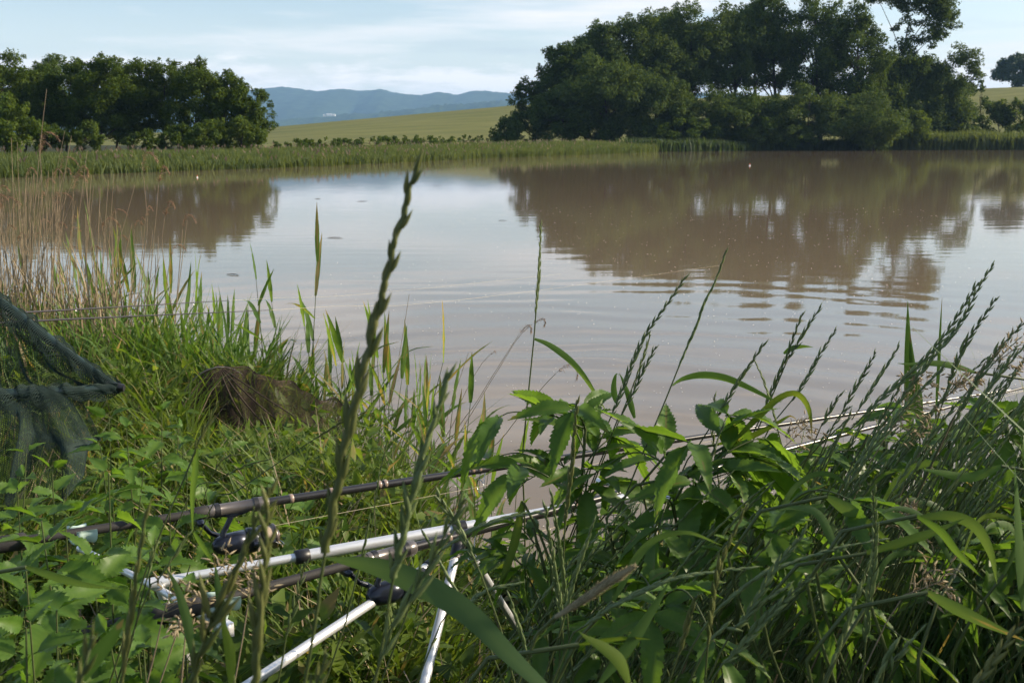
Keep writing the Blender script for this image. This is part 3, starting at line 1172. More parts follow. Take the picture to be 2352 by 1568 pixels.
def ring_guide(root, p, ax, r, hang, foot):
    """a line guide under the rod: two legs and a round eye"""
    dn = Vector((0, 0, -1))
    side = ax.cross(dn).normalized()
    c = p + dn * hang
    mb = MB()
    ring = [c + (side * math.cos(a) + dn * math.sin(a)) * r for a in np.linspace(0, 2 * math.pi, 25)]
    mb.tube(ring, .0011, 5, cap=False)
    for s in (-1, 1):
        mb.tube([p + ax * foot * .9 + dn * .003, p + ax * foot * .3 + dn * hang * .4 + side * s * r * .6, c + side * s * r * .96], .0010, 5)
    mb.tube([p + ax * foot * .6 + dn * .0045, p + ax * foot * 2.2 + dn * .0035], .0016, 5)
    return local(mb, root.location).build('line_guide', M['steel'], root)


def reel(root, seat, ax, flip=1):
    """spinning reel hanging under the seat: foot, stem, body, rotor, spool, bail, handle"""
    dn = Vector((0, 0, -1))
    dn = (dn - ax * dn.dot(ax)).normalized()
    sd = ax.cross(dn).normalized() * flip
    o = root.location
    body = MB()
    body.tube([seat + dn * .010 - ax * .028, seat + dn * .013, seat + dn * .010 + ax * .028], [.003, .006, .003], 8)
    body.tube([seat + dn * .012 - ax * .002, seat + dn * .028 - ax * .010, seat + dn * .046 - ax * .020, seat + dn * .060 - ax * .016], [.0055, .005, .0055, .010], 8)
    c = seat + dn * .068
    body.tube([c - ax * .040, c - ax * .034, c - ax * .020, c + ax * .002, c + ax * .020, c + ax * .024], [.006, .014, .019, .021, .022, .012], 14)
    b = local(body, o).build('reel', M['reel'], root)
    rot = MB()
    rot.tube([c + ax * .022, c + ax * .026, c + ax * .046, c + ax * .048], [.018, .0245, .0225, .018], 18)
    for s in (-1, 1):
        rot.tube([c + ax * .030 + sd * s * .025, c + ax * .052 + sd * s * .029, c + ax * .070 + sd * s * .029], [.006, .005, .004], 6)
    local(rot, o).build('rotor', M['reel'], b)
    sp = MB()
    sp.tube([c + ax * .050, c + ax * .051, c + ax * .054, c + ax * .055], [.014, .0245, .0245, .019], 20)
    sp.tube([c + ax * .074, c + ax * .075, c + ax * .078, c + ax * .080, c + ax * .086], [.019, .0240, .0240, .014, .011], 20)
    local(sp, o).build('spool', M['spool'], b)
    ln = MB()
    ln.tube([c + ax * .0545, c + ax * .0745], [.0205, .0195], 20)
    local(ln, o).build('wound_line', M['line_dark'], b)
    bl = MB()
    bl.tube([c + ax * .068 + (sd * math.cos(a) + dn * math.sin(a) * .55) * .031 + ax * .028 * math.sin(a) for a in np.linspace(0, math.pi, 14)], .0011, 5)
    local(bl, o).build('bail_arm', M['steel'], b)
    h = MB()
    e = c - ax * .012 + sd * .020
    h.tube([e, e + sd * .024], [.006, .005], 8)
    q = e + sd * .026
    h.tube([q, q - ax * .018 - dn * .010, q - ax * .034 - dn * .030], [.0055, .0045, .0045], 8)
    q2 = q - ax * .034 - dn * .030
    local(h, o).build('handle', M['reel'], b)
    k = MB()
    k.tube([q2 - sd * .004, q2, q2 + sd * .008, q2 + sd * .022, q2 + sd * .028], [.003, .0065, .0085, .009, .004], 12)
    local(k, o).build('handle_knob', M['reel'], b)
    return c


def near_rod(label, A, B, Xbutt, Xfoam, Xseat0, Xseat1, tip_len, whips, guides, r_shaft, sc=1.0):
    ax = (B - A).normalized()
    butt = on_line(A, B, Xbutt)
    root = empty('fishing_rod', butt, label, 'fishing rod', None)
    o = root.location
    f1, s0, s1 = on_line(A, B, Xfoam), on_line(A, B, Xseat0), on_line(A, B, Xseat1)
    tip = s1 + ax * tip_len + Vector((0, 0, -.02))
    mb = MB().tube([butt, butt + ax * .008, f1 - ax * .02, f1 - ax * .004, f1], [.010 * sc, .0140 * sc, .0145 * sc, .0150 * sc, .0100 * sc], 14)
    local(mb, o).build('butt_grip', M['foam'], root)
    mb = MB().tube([f1 - ax * .01, s0 - ax * .03], [r_shaft, r_shaft * .95], 12)
    local(mb, o).build('handle_shaft', M['foam'], root)
    L_ = (s1 - s0).length
    mb = MB().tube([s0 - ax * .034, s0 - ax * .030, s0 - ax * .004, s0], [.0085 * sc, .0115 * sc, .0125 * sc, .0105 * sc], 14)
    local(mb, o).build('fore_grip', M['foam'], root)
    mb = MB().tube([s0, s0 + ax * L_ * .10, s0 + ax * L_ * .12, s0 + ax * L_ * .75, s0 + ax * L_ * .77, s1, s1 + ax * .004],
                   [.0115 * sc, .0125 * sc, .0112 * sc, .0112 * sc, .0128 * sc, .0128 * sc, .0080 * sc], 16)
    st = local(mb, o).build('reel_seat', M['seat'], root)
    for q in (.10, .76):
        mb = MB().tube([s0 + ax * L_ * q, s0 + ax * (L_ * q + .009)], [.0133 * sc] * 2, 16)
        local(mb, o).build('locking_ring', M['black_plastic'], st)
    n = 16
    path = [s1.lerp(tip, i / (n - 1)) for i in range(n)]
    mb = MB().tube(path, [.0084 * sc * (1 - .66 * i / (n - 1)) for i in range(n)], 12)
    local(mb, o).build('blank', M['blank'], root)
    for X in whips:
        p = on_line(A, B, X)
        t = (p - s1).length / tip_len
        r = .0084 * sc * (1 - .66 * t) * 1.10
        mb = MB().tube([p - ax * .004, p - ax * .003, p + ax * .003, p + ax * .004], [r * .9, r, r, r * .9], 12)
        local(mb, o).build('whipping', M['whip'], root)
    for X, r, hang in guides:
        ring_guide(root, on_line(A, B, X), ax, r, hang, .016)
    c = reel(root, s0 + ax * L_ * .42, ax)
    # line from the spool out through the guides
    pts = [c + ax * .075 + Vector((0, 0, .02))]
    for X, r, hang in guides:
        pts.append(on_line(A, B, X) + Vector((0, 0, -hang)))
    pts.append(tip + Vector((0, 0, -.008)))
    mb = MB()
    for a, b in zip(pts[:-1], pts[1:]):
        mb.tube([a, b], .00045, 4)
    local(mb, o).build('line', M['line'], root)
    return root


A1, B1 = at(60, 1241, 1.72), at(1850, 957, 2.72)
A2, B2 = at(250, 1446, 1.46), at(1880, 1004, 2.50)
near_rod('upper of the two black fishing rods resting on the silver rod pod', A1, B1, -150, 62, 478, 612, 2.65,
         (668, 760, 870, 884, 1084, 1100), ((1103, .0150, .040), (1712, .0085, .020)), .0085)
near_rod('lower of the two black fishing rods on the silver rod pod, nearest the camera', A2, B2, 190, 470, 842, 950, 2.4,
         (1030, 1050, 1320), ((1078, .0150, .038),), .0082)

# rod pod
A0, B0 = at(372, 1335, 1.69), at(1500, 1132, 2.12)


def rod_pod():
    ax = (B0 - A0).normalized()
    g0 = Vector((A0.x, A0.y, gz(A0.x, A0.y)))
    root = empty('rod_pod', g0, 'silver aluminium rod pod with splayed front legs carrying two rods', 'rod pod')
    o = root.location
    m = on_line(A0, B0, 690)
    local(MB().tube([A0, m + ax * .02], .0078, 16), o).build('inner_tube', M['alu'], root)
    local(MB().tube([m, B0], .0105, 18), o).build('centre_tube', M['alu'], root)
    cl = MB().tube([m - ax * .010, m - ax * .009, m + ax * .015, m + ax * .016], [.0105, .0128, .0128, .0108], 18)
    local(cl, o).build('clamp_collar', M['black_plastic'], root)
    e = on_line(A0, B0, 1468)
    local(MB().tube([e, e + ax * .03], .0130, 18), o).build('clamp_collar', M['black_plastic'], root)
    # front joint with three legs
    j = on_line(A0, B0, 1052)
    jt = j + Vector((0, 0, -.022))
    jb = MB().tube([j - ax * .014, j + ax * .014], .0135, 16)
    jb.tube([j + Vector((0, 0, -.006)), jt + Vector((0, 0, -.016))], [.011, .013], 12)
    local(jb, o).build('leg_joint', M['black_plastic'], root)

    def leg(P, ext, r=.0088):
        P = [Vector(p) for p in P]
        d = (P[-1] - P[-2]).normalized()
        k = P[-1]
        while k.z > gz(k.x, k.y) - .03 and ext > 0:
            k = k + d * .02
            ext -= .02
        lg = local(MB().tube([P[0], k], [r, r], 14), o).build('leg', M['alu'], root)
        local(MB().tube([P[0] - d * .002, P[0] + d * .035], r * 1.3, 14), o).build('leg_cap', M['black_plastic'], lg)
    dj = at(1052, 1250, 1).y
    dep = j.y
    leg([at(1052, 1252, dep - .01), at(975, 1566, dep - .28)], 1.0, .0086)
    leg([at(1066, 1248, dep + .02), at(1182, 1432, dep + .22)], 1.0, .0078)
    leg([at(1003, 1285, dep - .03), at(690, 1492, dep - .36)], 1.0, .0078)
    # rear bar with two cups, and its bank stick
    r0, r1 = at(182, 1258, 1.84), at(512, 1442, 1.50)
    c = A0.lerp(B0, -.005)
    bar = local(MB().tube([r0, c + Vector((0, 0, -.012)), r1], .0062, 12), o).build('buzz_bar', M['alu'], root)
    local(MB().tube([A0 - ax * .02, A0 + ax * .02], .0100, 14), o).build('clamp_collar', M['alu'], root)
    local(MB().box(r1, ax * .010, (r1 - r0).normalized() * .012, Vector((0, 0, .011))), o).build('bar_end', M['alu'], bar)
    local(MB().tube([c + Vector((0, 0, -.01)), Vector((c.x + .03, c.y + .22, gz(c.x, c.y) - .05))], .0070, 12), o).build('leg', M['alu'], root)
    f0, f1 = B0 + (r0 - A0) * .55, B0 + (r1 - A0) * .55
    fb = local(MB().tube([f0, B0, f1], .0062, 12), o).build('buzz_bar', M['alu'], root)
    local(MB().tube([B0 + Vector((0, 0, -.01)), Vector((B0.x + .02, B0.y, gz(B0.x, B0.y) - .05))], .0080, 12), o).build('leg', M['alu'], root)

    def cup(p, dirn):
        """open U-shaped rod rest of pale plastic on a short post"""
        mb = MB()
        s = dirn.normalized()
        mb.tube([p + Vector((0, 0, -.028)), p + Vector((0, 0, -.012))], [.006, .010], 10)
        V, F = [], []
        na, nl = 15, 5
        for i in range(na):
            a = math.pi * (-.08 + 1.16 * i / (na - 1))
            for k in range(nl):
                f = (k / (nl - 1) - .5) * 2
                rr = .0185 + .0045 * abs(f)
                q = p + s * math.cos(a) * rr - Vector((0, 0, 1)) * (math.sin(a) * rr - .006) + ax * f * .016
                V.append(tuple(q))
        for lay in (0, 1):
            for i in range(na):
                for k in range(nl):
                    if lay:
                        q = Vector(V[i * nl + k])
                        cc = p + Vector((0, 0, .006)) + ax * ((k / (nl - 1) - .5) * 2 * .016)
                        V.append(tuple(q + (cc - q).normalized() * .0032))
        N_ = na * nl
        for i in range(na - 1):
            for k in range(nl - 1):
                a = i * nl + k
                F += [(a, a + 1, a + nl + 1, a + nl), (N_ + a, N_ + a + nl, N_ + a + nl + 1, N_ + a + 1)]
        for i in range(na - 1):
            for k in (0, nl - 1):
                a = i * nl + k
                F.append((a, a + nl, N_ + a + nl, N_ + a))
        for k in range(nl - 1):
            for i in (0, na - 1):
                a = i * nl + k
                F.append((a, a + 1, N_ + a + 1, N_ + a))
        mb.add(V, F)
        local(mb, o).build('rod_rest', M['mint'], root)
    perp = (r1 - r0).normalized()
    cup(on_line(A1, B1, 188) + Vector((0, 0, -.004)), perp)
    cup(on_line(A2, B2, 512) + Vector((0, 0, -.004)), perp)
    return root


rod_pod()

# the two thin rods on the left bank, their lines running out over the lake
for lab, P0, P1, P2, lpts in [
    ('upper of two thin parallel grey rod tips right of the landing net', (-420, 741), (60, 717), (526, 690), [(526, 690, 0), (1047, 655, 9.), (1500, 606, 30.)]),
    ('lower of two thin parallel grey rod tips right of the landing net', (-400, 764), (80, 737), (622, 712), [(622, 712, 0), (1312, 657, 9.), (1900, 574, 30.)]),
]:
    a, b, c = at(*P0, 3.1), at(*P1, 3.45), at(*P2, 3.9)
    root = empty('fishing_rod', a, lab, 'fishing rod')
    o = root.location
    path = catmull([a, b, c], 20)
    local(MB().tube(path, [.0052 - .0042 * i / 19 for i in range(20)], 8), o).build('blank', plain_mat('grey_rod_tip', (.085, .075, .075), .3, coat=.4), root)
    for k in (7, 11, 14, 17, 19):
        ring = MB().tube([path[k] + Vector((0, .004 * math.cos(t), -.006 + .004 * math.sin(t))) for t in np.linspace(0, 6.283, 11)], .0006, 4, cap=False)
        local(ring, o).build('line_guide', M['steel'], root)
    lp = [c] + [at(x, y, d) for x, y, d in lpts[1:]]
    local(MB().tube(catmull(lp, 30), [.0005 + .0006 * i / 29 for i in range(30)], 4), o).build('line', M['line'], root)
    st = Vector((a.x + .25, a.y + .15, 0))
    p = on_line(a, b, 1176 + (a.x + .25) / (a.y + .15) * FPX)
    bs = empty('bank_stick', (p.x, p.y, gz(p.x, p.y)), 'bank stick holding the ' + ('upper' if 'upper' in lab else 'lower') + ' thin rod on the left bank', 'bank stick')
    local(MB().tube([Vector((p.x, p.y, gz(p.x, p.y) - .1)), p + Vector((0, 0, -.03))], .006, 10), bs.location).build('stick', M['alu'], bs)
    local(MB().tube([p + Vector((0, -.02, .015)), p + Vector((0, -.012, -.014)), p + Vector((0, 0, -.024)), p + Vector((0, .012, -.014)), p + Vector((0, .02, .015))], .0035, 8), bs.location).build('rod_rest', M['black_plastic'], bs)


# ------------------------------------------------------------------ nets: real strands
def net(mb, G, r):
    """G: rows x cols x 3 grid of knots; every strand a flat two-sided ribbon crossing at the knots"""
    G = np.asarray(G, float)
    for ax in (0, 1):
        H = G if ax == 0 else G.transpose(1, 0, 2)
        for row in H:
            d = np.gradient(row, axis=0)
            v = row - np.array([0, 0, CAM_Z])
            s = np.cross(d, v)
            s /= np.maximum(np.linalg.norm(s, axis=1), 1e-9)[:, None]
            V = np.stack([row - s * r, row + s * r], 1).reshape(-1, 3)
            n = len(row)
            i = np.arange(n - 1) * 2
            mb.add(V, np.stack([i, i + 1, i + 3, i + 2], -1), .5)
    return mb


M['net_green'] = plain_mat('dark_teal_netting', (.014, .030, .025), .8, spec=.3, var=.3, scale=200)
M['net_brown'] = plain_mat('brown_netting', (.056, .041, .030), .8, spec=.2, var=.3, scale=150)
M['frame'] = plain_mat('dark_teal_frame', (.014, .030, .027), .4, var=.2)


def landing_net():
    D = 2.6
    apex = at(274, 889, D)
    root = empty('landing_net', (apex.x - .3, apex.y, gz(apex.x - .3, apex.y)), 'dark green triangular landing net draped over the plants at the left edge', 'landing net')
    o = root.location
    armA = catmull([apex, at(180, 826, D + .02), at(90, 762, D + .03), at(10, 700, D + .05), at(-160, 600, D + .1)], 20)
    armB = catmull([apex, at(170, 897, D - .05), at(0, 905, D - .12), at(-260, 900, D - .2)], 20)
    local(MB().tube(armA, [.0055 + .006 * min(1, i / 7) for i in range(20)], 10), o).build('frame_arm', M['frame'], root)
    local(MB().tube(armB, [.0070 + .006 * min(1, i / 7) for i in range(20)], 10), o).build('frame_arm', M['frame'], root)
    local(MB().tube([apex + Vector((-.03, 0, .004)), apex + Vector((.012, 0, -.002))], [.013, .009], 10), o).build('arm_tip', M['black_plastic'], root)
    # netting gathered loosely round the arms
    for arm, s_ in ((armA, 1), (armB, 2)):
        G = np.zeros((26, 140, 3))
        pp = catmull(arm, 140)
        for i in range(140):
            u = i / 139
            for j in range(26):
                a = 2 * math.pi * j / 25
                r = (.011 + .016 * min(1, u * 3)) * (1 + .35 * math.sin(u * 37 + a * 2 + s_) + .2 * math.sin(u * 91 + a * 3))
                G[j, i] = pp[i] + Vector((.3 * r * math.cos(a), r * math.cos(a), r * math.sin(a) - .4 * r))
        gm = MB()
        local(net(gm, G, .0006), o).build('gathered_net', M['net_green'], root)
    # netting: a sheet between the two arms and folds hanging below the lower arm
    rng = np.random.default_rng(5)
    nu, nv = 120, 74
    G = np.zeros((nv, nu, 3))
    for i in range(nu):
        u = i / (nu - 1)
        a, b = armA[0].lerp(armA[-1], u * .96), None
        fa = u * .96 * 19
        a = armA[int(fa)].lerp(armA[min(19, int(fa) + 1)], fa - int(fa))
        fb = u * .96 * 19
        b = armB[int(fb)].lerp(armB[min(19, int(fb) + 1)], fb - int(fb))
        for j in range(nv):
            v = j / (nv - 1)
            p = a.lerp(b, v)
            sag = .16 * math.sin(math.pi * v) * u
            p = p + Vector((0, .08 * math.sin(math.pi * v) * u + .012 * math.sin(u * 40 + v * 9), -sag + .012 * math.sin(u * 23 + v * 17)))
            G[j, i] = p
    mb = MB()
    net(mb, G, .00048)
    nu, nv = 130, 100
    G = np.zeros((nv, nu, 3))
    for i in range(nu):
        u = i / (nu - 1)
        fb = (.34 + .66 * u) * 19 * .98
        b = armB[int(fb)].lerp(armB[min(19, int(fb) + 1)], fb - int(fb))
        drop = .16 + .22 * min(1, u * 2.2)
        for j in range(nv):
            v = j / (nv - 1)
            fold = .045 * math.sin(u * 34 + 2.2 * v) * v + .02 * math.sin(u * 71 + v * 5) * v
            G[j, i] = b + Vector((.05 * math.sin(v * 3 + u * 4) + .10 * v * (1 - u) + .03 * math.sin(u * 20) * v, -.10 * v + fold, -drop * v + .02 * math.sin(v * 9 + u * 14)))
    net(mb, G, .00048)
    # a second layer of the bag behind
    G2 = G.copy()
    G2[:, :, 1] += .05 + .03 * np.sin(np.linspace(0, 25, nu))[None, :]
    G2[:, :, 2] -= .01
    net(mb, G2[:60], .0004)
    local(mb, o).build('netting', M['net_green'], root)


landing_net()


def keepnet():
    D = 3.95
    base_l, base_r = at(425, 1003, D - .1), at(800, 1012, D + .05)
    g = min(gz(base_l.x, base_l.y), gz(base_r.x, base_r.y))
    root = empty('keepnet', (base_l.x, base_l.y, base_l.z), 'brown mesh keepnet heaped on the bank in front of the reeds', 'keepnet')
    o = root.location
    # outline of the heap's crest seen from the front
    cx = [425, 440, 470, 500, 560, 620, 680, 740, 800]
    cyy = [985, 900, 850, 838, 845, 872, 908, 955, 1000]
    by = [1000, 1006, 1008, 1008, 1010, 1010, 1010, 1012, 1014]
    nu, nv = 150, 90
    G = np.zeros((nv, nu, 3))
    rng = np.random.default_rng(9)
    for i in range(nu):
        u = i / (nu - 1)
        X = 425 + 375 * u
        top = at(X, np.interp(X, cx, cyy), D)
        bot = at(X, np.interp(X, cx, by), D - .16)
        bak = Vector((top.x, top.y + .30, max(gz(top.x, top.y + .3), bot.z - .02)))
        for j in range(nv):
            v = j / (nv - 1)
            if v < .6:
                t = v / .6
                p = bot.lerp(top, t) + Vector((0, -.05 * math.sin(math.pi * t), 0))
            else:
                t = (v - .6) / .4
                p = top.lerp(bak, t) + Vector((0, 0, .06 * math.sin(math.pi * t)))
            ray_ = (X - 500) / 300.0
            f = .022 * math.sin(v * 8 + ray_ * 16) + .012 * math.sin(u * 47 + v * 6)
            G[j, i] = p + Vector((0, f, f * .5 * (1 - smooth(.3, .55, v) * (1 - smooth(.65, .9, v)))))
    local(net(MB(), G, .00052), o).build('netting', M['net_brown'], root)
    # inner layer, denser; its dark colour stands in for shade in the hollow
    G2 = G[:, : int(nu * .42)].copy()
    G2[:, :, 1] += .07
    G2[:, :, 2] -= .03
    local(net(MB(), G2, .0009), o).build('hollow_shade_layer', plain_mat('hollow_shade_netting', (.026, .020, .017), .85, spec=.1), root)
    # hoops and the taut cords that fan from the crest
    crest = at(500, 838, D)
    for (X, Y) in [(690, 1008), (760, 1006), (640, 1010), (590, 1010)]:
        e = at(X, Y, D - .18)
        m_ = crest.lerp(e, .5) + Vector((0, -.05, .012))
        local(MB().tube(catmull([crest, m_, e], 10), .0028, 6), o).build('cord', M['net_brown'], root)
    hp = []
    c0 = at(500, 925, D - .03)
    for a in np.linspace(0, 2 * math.pi, 25):
        hp.append(c0 + Vector((.105 * math.cos(a), .10 * math.cos(a), .135 * math.sin(a))))
    local(MB().tube(hp, .0035, 6, cap=False), o).build('hoop', M['black_plastic'], root)
    return root


keepnet()
p0, p1 = at(372, 1000, 3.75), at(800, 1008, 3.8)
bs = empty('bank_stick', p0, 'black pole lying on the ground in front of the brown keepnet', 'pole')
local(MB().tube([p0, p0.lerp(p1, .12), p1], [.0095, .0085, .008], 10), bs.location).build('shaft', M['black_plastic'], bs)
local(MB().tube([p0 - (p1 - p0).normalized() * .03, p0], [.003, .0085], 10), bs.location).build('point', M['steel'], bs)


# ================================================================== PLANTS ONE BY ONE
SD = iter(range(1, 2000))
# ---- tall couch grass close to the lens, left half
GF = 'couch grass stalks close in front'
grass_stalk('tallest couch grass spike, thick and wavy, rising past the far shore left of centre',
            [(957, 378), (932, 470), (906, 560), (888, 640), (868, 720), (846, 800), (822, 900), (800, 980), (785, 1060), (762, 1180), (735, 1340), (700, 1568)], .60, ear=.70, w=.0074, stem_r=.0014, mat='spike_y', seed=next(SD), gap=.0088, L=.0165, open_=.05, wavy=.0010)
grass_stalk('second couch grass spike, shorter and right of the tallest one, against the brown water',
            [(1031, 855), (1008, 930), (985, 1000), (962, 1080), (940, 1160), (920, 1250), (893, 1380), (862, 1568)], .64, ear=.62, w=.0068, stem_r=.0013, seed=next(SD), gap=.0088, L=.0165, open_=.06, wavy=.0008)
grass_stalk('leaning couch grass spike crossing in front of the silver tube centre',
            [(1070, 1144), (1036, 1200), (1008, 1252), (973, 1325), (930, 1395), (902, 1436), (870, 1530), (858, 1568)], .60, ear=.85, w=.0058, seed=next(SD), gap=.013, L=.019, open_=.34)
grass_stalk('upright blurred couch grass spike crossing the silver tube left of its collar',
            [(614, 1118), (612, 1200), (608, 1280), (600, 1370), (592, 1460), (585, 1568)], .50, ear=.95, w=.0060, mat='spike_y', seed=next(SD), gap=.009, L=.0165, open_=.09, wavy=.0008)
grass_stalk('couch grass spike slanting down left from the reel of the upper rod',
            [(604, 1160), (574, 1236), (545, 1300), (509, 1374), (470, 1470), (440, 1560)], .52, ear=.95, w=.0058, mat='spike_y', seed=next(SD), gap=.011, L=.019, open_=.16, wavy=.0006)
grass_stalk('couch grass spike crossing the handle of the upper rod beside the nettles',
            [(335, 1172), (326, 1240), (318, 1287), (306, 1370), (296, 1444), (284, 1530), (280, 1568)], .62, ear=.85, w=.0055, mat='spike_y', seed=next(SD), gap=.012, L=.017, open_=.24)
grass_stalk('thin couch grass stalk with a pale tip and one hanging blade above the upper rod',
            [(502, 921), (478, 972), (456, 1013), (432, 1078), (400, 1150), (355, 1260), (310, 1390)], 1.0, ear=.2, w=.0036, mat='spike_y', seed=next(SD),
            leaves=[([(452, 1030), (446, 1090), (441, 1150), (443, 1225)], 17, 0, (.2, .3)), ([(445, 1222), (470, 1262), (500, 1310)], 15, 0, (.2, .3))])
for i, (lab, pts, d, e) in enumerate([
    ('thin dark stalk left of the pale-tipped one, over the nettle leaves', [(360, 1240), (340, 1320), (318, 1400), (300, 1480)], .95, .3),
    ('lowermost thin dark stalk in the fan over the nettle leaves', [(432, 1225), (392, 1290), (350, 1350), (320, 1410)], .95, .2),
    ('blurred yellowish spike at the bottom edge left of the pale broad blade', [(205, 1462), (195, 1520), (185, 1568)], .45, .9),
    ('blurred spike at the bottom edge under the silver strut', [(752, 1500), (738, 1540), (728, 1568)], .5, .9),
    ('thin green spike crossing the silver tube left of its collar, upright', [(700, 1290), (680, 1380), (655, 1470), (640, 1560)], .9, .6),
    ('green spike leaning right between the two rods near the silver tube', [(890, 1010), (872, 1090), (862, 1150), (855, 1200)], 1.9, .7),
    ('long pale stalk lying aslant between keepnet and upper rod', [(840, 946), (800, 962), (760, 985), (735, 1000), (660, 1048), (540, 1130), (480, 1175)], 1.7, .26),
    ('arched pale spike over the upper rod, right of the nettles', [(622, 1054), (580, 1064), (540, 1080), (500, 1105), (430, 1150)], 1.8, .55),
    ('short arched pale spike above the joint of the upper rod', [(560, 1045), (530, 1045), (505, 1062), (490, 1090), (470, 1140)], 1.9, .5),
    ('thin green spike crossing just right of the collar of the silver tube', [(850, 1190), (828, 1290), (800, 1400), (770, 1500)], 1.0, .45),
]):
    grass_stalk(lab, pts, d, ear=e, w=.0042, mat='spike_y' if i in (2, 3, 6, 7, 8) else 'spike', seed=next(SD), group=GF)

# ---- stalks in front of the lake, centre and right
GC = 'couch grass stalks before the lake'
grass_stalk('lone upright slender stalk with one long hanging blade, before the open water',
            [(1242, 512), (1240, 580), (1237, 640), (1232, 705), (1226, 780), (1217, 870), (1208, 960), (1200, 1060), (1204, 1160), (1206, 1260)], 1.6, ear=.26, w=.0052, stem_r=.0016, seed=next(SD), gap=.0085, L=.013, open_=.34,
            leaves=[([(1228, 778), (1262, 792), (1308, 826), (1340, 862), (1368, 905), (1396, 950)], 15, 0, (-.3, .5))])
for lab, pts, d, e, w, lv in [
    ('couch grass spike with a thin neighbour, first tall slanting one right of the lone stalk', [(1575, 635), (1528, 705), (1482, 770), (1452, 835), (1425, 905), (1402, 960), (1350, 1080), (1330, 1140)], 1.5, .62, .0056, ()),
    ('shorter spike directly right of the first slanting spike', [(1507, 795), (1478, 850), (1455, 900), (1425, 960), (1395, 1020)], 1.5, .6, .0048, ()),
    ('short thin spike close behind the first slanting spike', [(1494, 768), (1474, 830), (1452, 892), (1432, 940)], 1.55, .6, .0046, [([(1415, 925), (1410, 890), (1415, 860), (1424, 862)], 15, 0, (.2, .2)), ([(1458, 960), (1444, 910), (1430, 872), (1422, 856)], 15, 0, (.2, .2))]),
    ('dark spike with a long arched blade, highest one in the centre right', [(1668, 575), (1645, 640), (1620, 692), (1596, 755), (1570, 815), (1530, 915), (1490, 1010), (1440, 1130)], 1.4, .42, .0062,
     [([(1545, 886), (1565, 872), (1610, 862), (1665, 868), (1720, 890), (1785, 922), (1800, 915)], 19, .05, (.5, .1))]),
    ('bent spike pointing up right above the hidden rod, right of the arched blade', [(1756, 788), (1722, 838), (1698, 872), (1672, 915), (1645, 960), (1600, 1030), (1550, 1120)], 1.42, .5, .0056, ()),
    ('left spike of the forked pair with a small flag-like blade', [(1844, 718), (1824, 770), (1806, 822), (1782, 875), (1755, 940), (1700, 1060), (1660, 1140)], 1.5, .5, .0050, [([(1800, 812), (1820, 800), (1845, 796), (1868, 797)], 13, 0, (.2, .6))]),
    ('right spike of the forked pair with a small flag-like blade', [(1886, 704), (1858, 745), (1832, 790), (1812, 822), (1786, 880)], 1.5, .55, .0046, ()),
    ('slender spike standing right of the forked pair', [(1921, 756), (1884, 812), (1853, 868), (1822, 915), (1790, 955), (1740, 1040)], 1.55, .55, .0050, ()),
    ('spike leaning left against the others, between arched blade and forked pair', [(1737, 836), (1752, 868), (1768, 915), (1780, 960), (1795, 1020), (1815, 1080)], 1.45, .5, .0050, ()),
    ('longest outer spike of the right thicket, tip highest at the right', [(2283, 606), (2248, 660), (2210, 735), (2160, 800), (2105, 868), (2060, 930), (2010, 1000), (1960, 1060)], 1.35, .7, .0060, ()),
    ('spike just under the longest one, tip ending beside it', [(2248, 648), (2215, 700), (2170, 770), (2100, 850), (2040, 900), (1960, 980), (1880, 1080)], 1.3, .7, .0060, ()),
    ('nodding spike right of the longest spike', [(2288, 684), (2262, 725), (2240, 755), (2212, 800), (2185, 865), (2160, 940), (2120, 1050)], 1.35, .55, .0060, ()),
    ('spike reaching the right picture edge', [(2356, 738), (2318, 775), (2282, 815), (2240, 880), (2205, 940), (2150, 1040)], 1.3, .6, .0062, ()),
    ('dense spike at the right edge with pale oat-like seeds beside it', [(2335, 800), (2300, 850), (2262, 905), (2225, 960), (2180, 1040)], 1.25, .6, .0058, ()),
    ('middle spike of the right thicket before the pale cloud reflection', [(2066, 792), (2030, 850), (1995, 905), (1960, 960), (1920, 1020)], 1.45, .6, .0052, ()),
    ('spike left of the middle one in the right thicket', [(2012, 808), (1984, 860), (1958, 900), (1930, 955), (1895, 1020)], 1.5, .6, .0050, ()),
    ('low dark spike over the gleaming upper rod', [(1932, 903), (1910, 935), (1890, 975), (1868, 1020)], 1.5, .6, .0055, ()),
    ('upright thin spike at the left side of the leafy plant with star-shaped top', [(1642, 905), (1640, 950), (1638, 1000), (1642, 1040)], 1.5, .8, .0045, ()),
]:
    grass_stalk(lab, pts, d, ear=e, w=w, group=GC, leaves=lv, seed=next(SD), stem_r=.0015, gap=.0095, L=.0145, open_=.26)

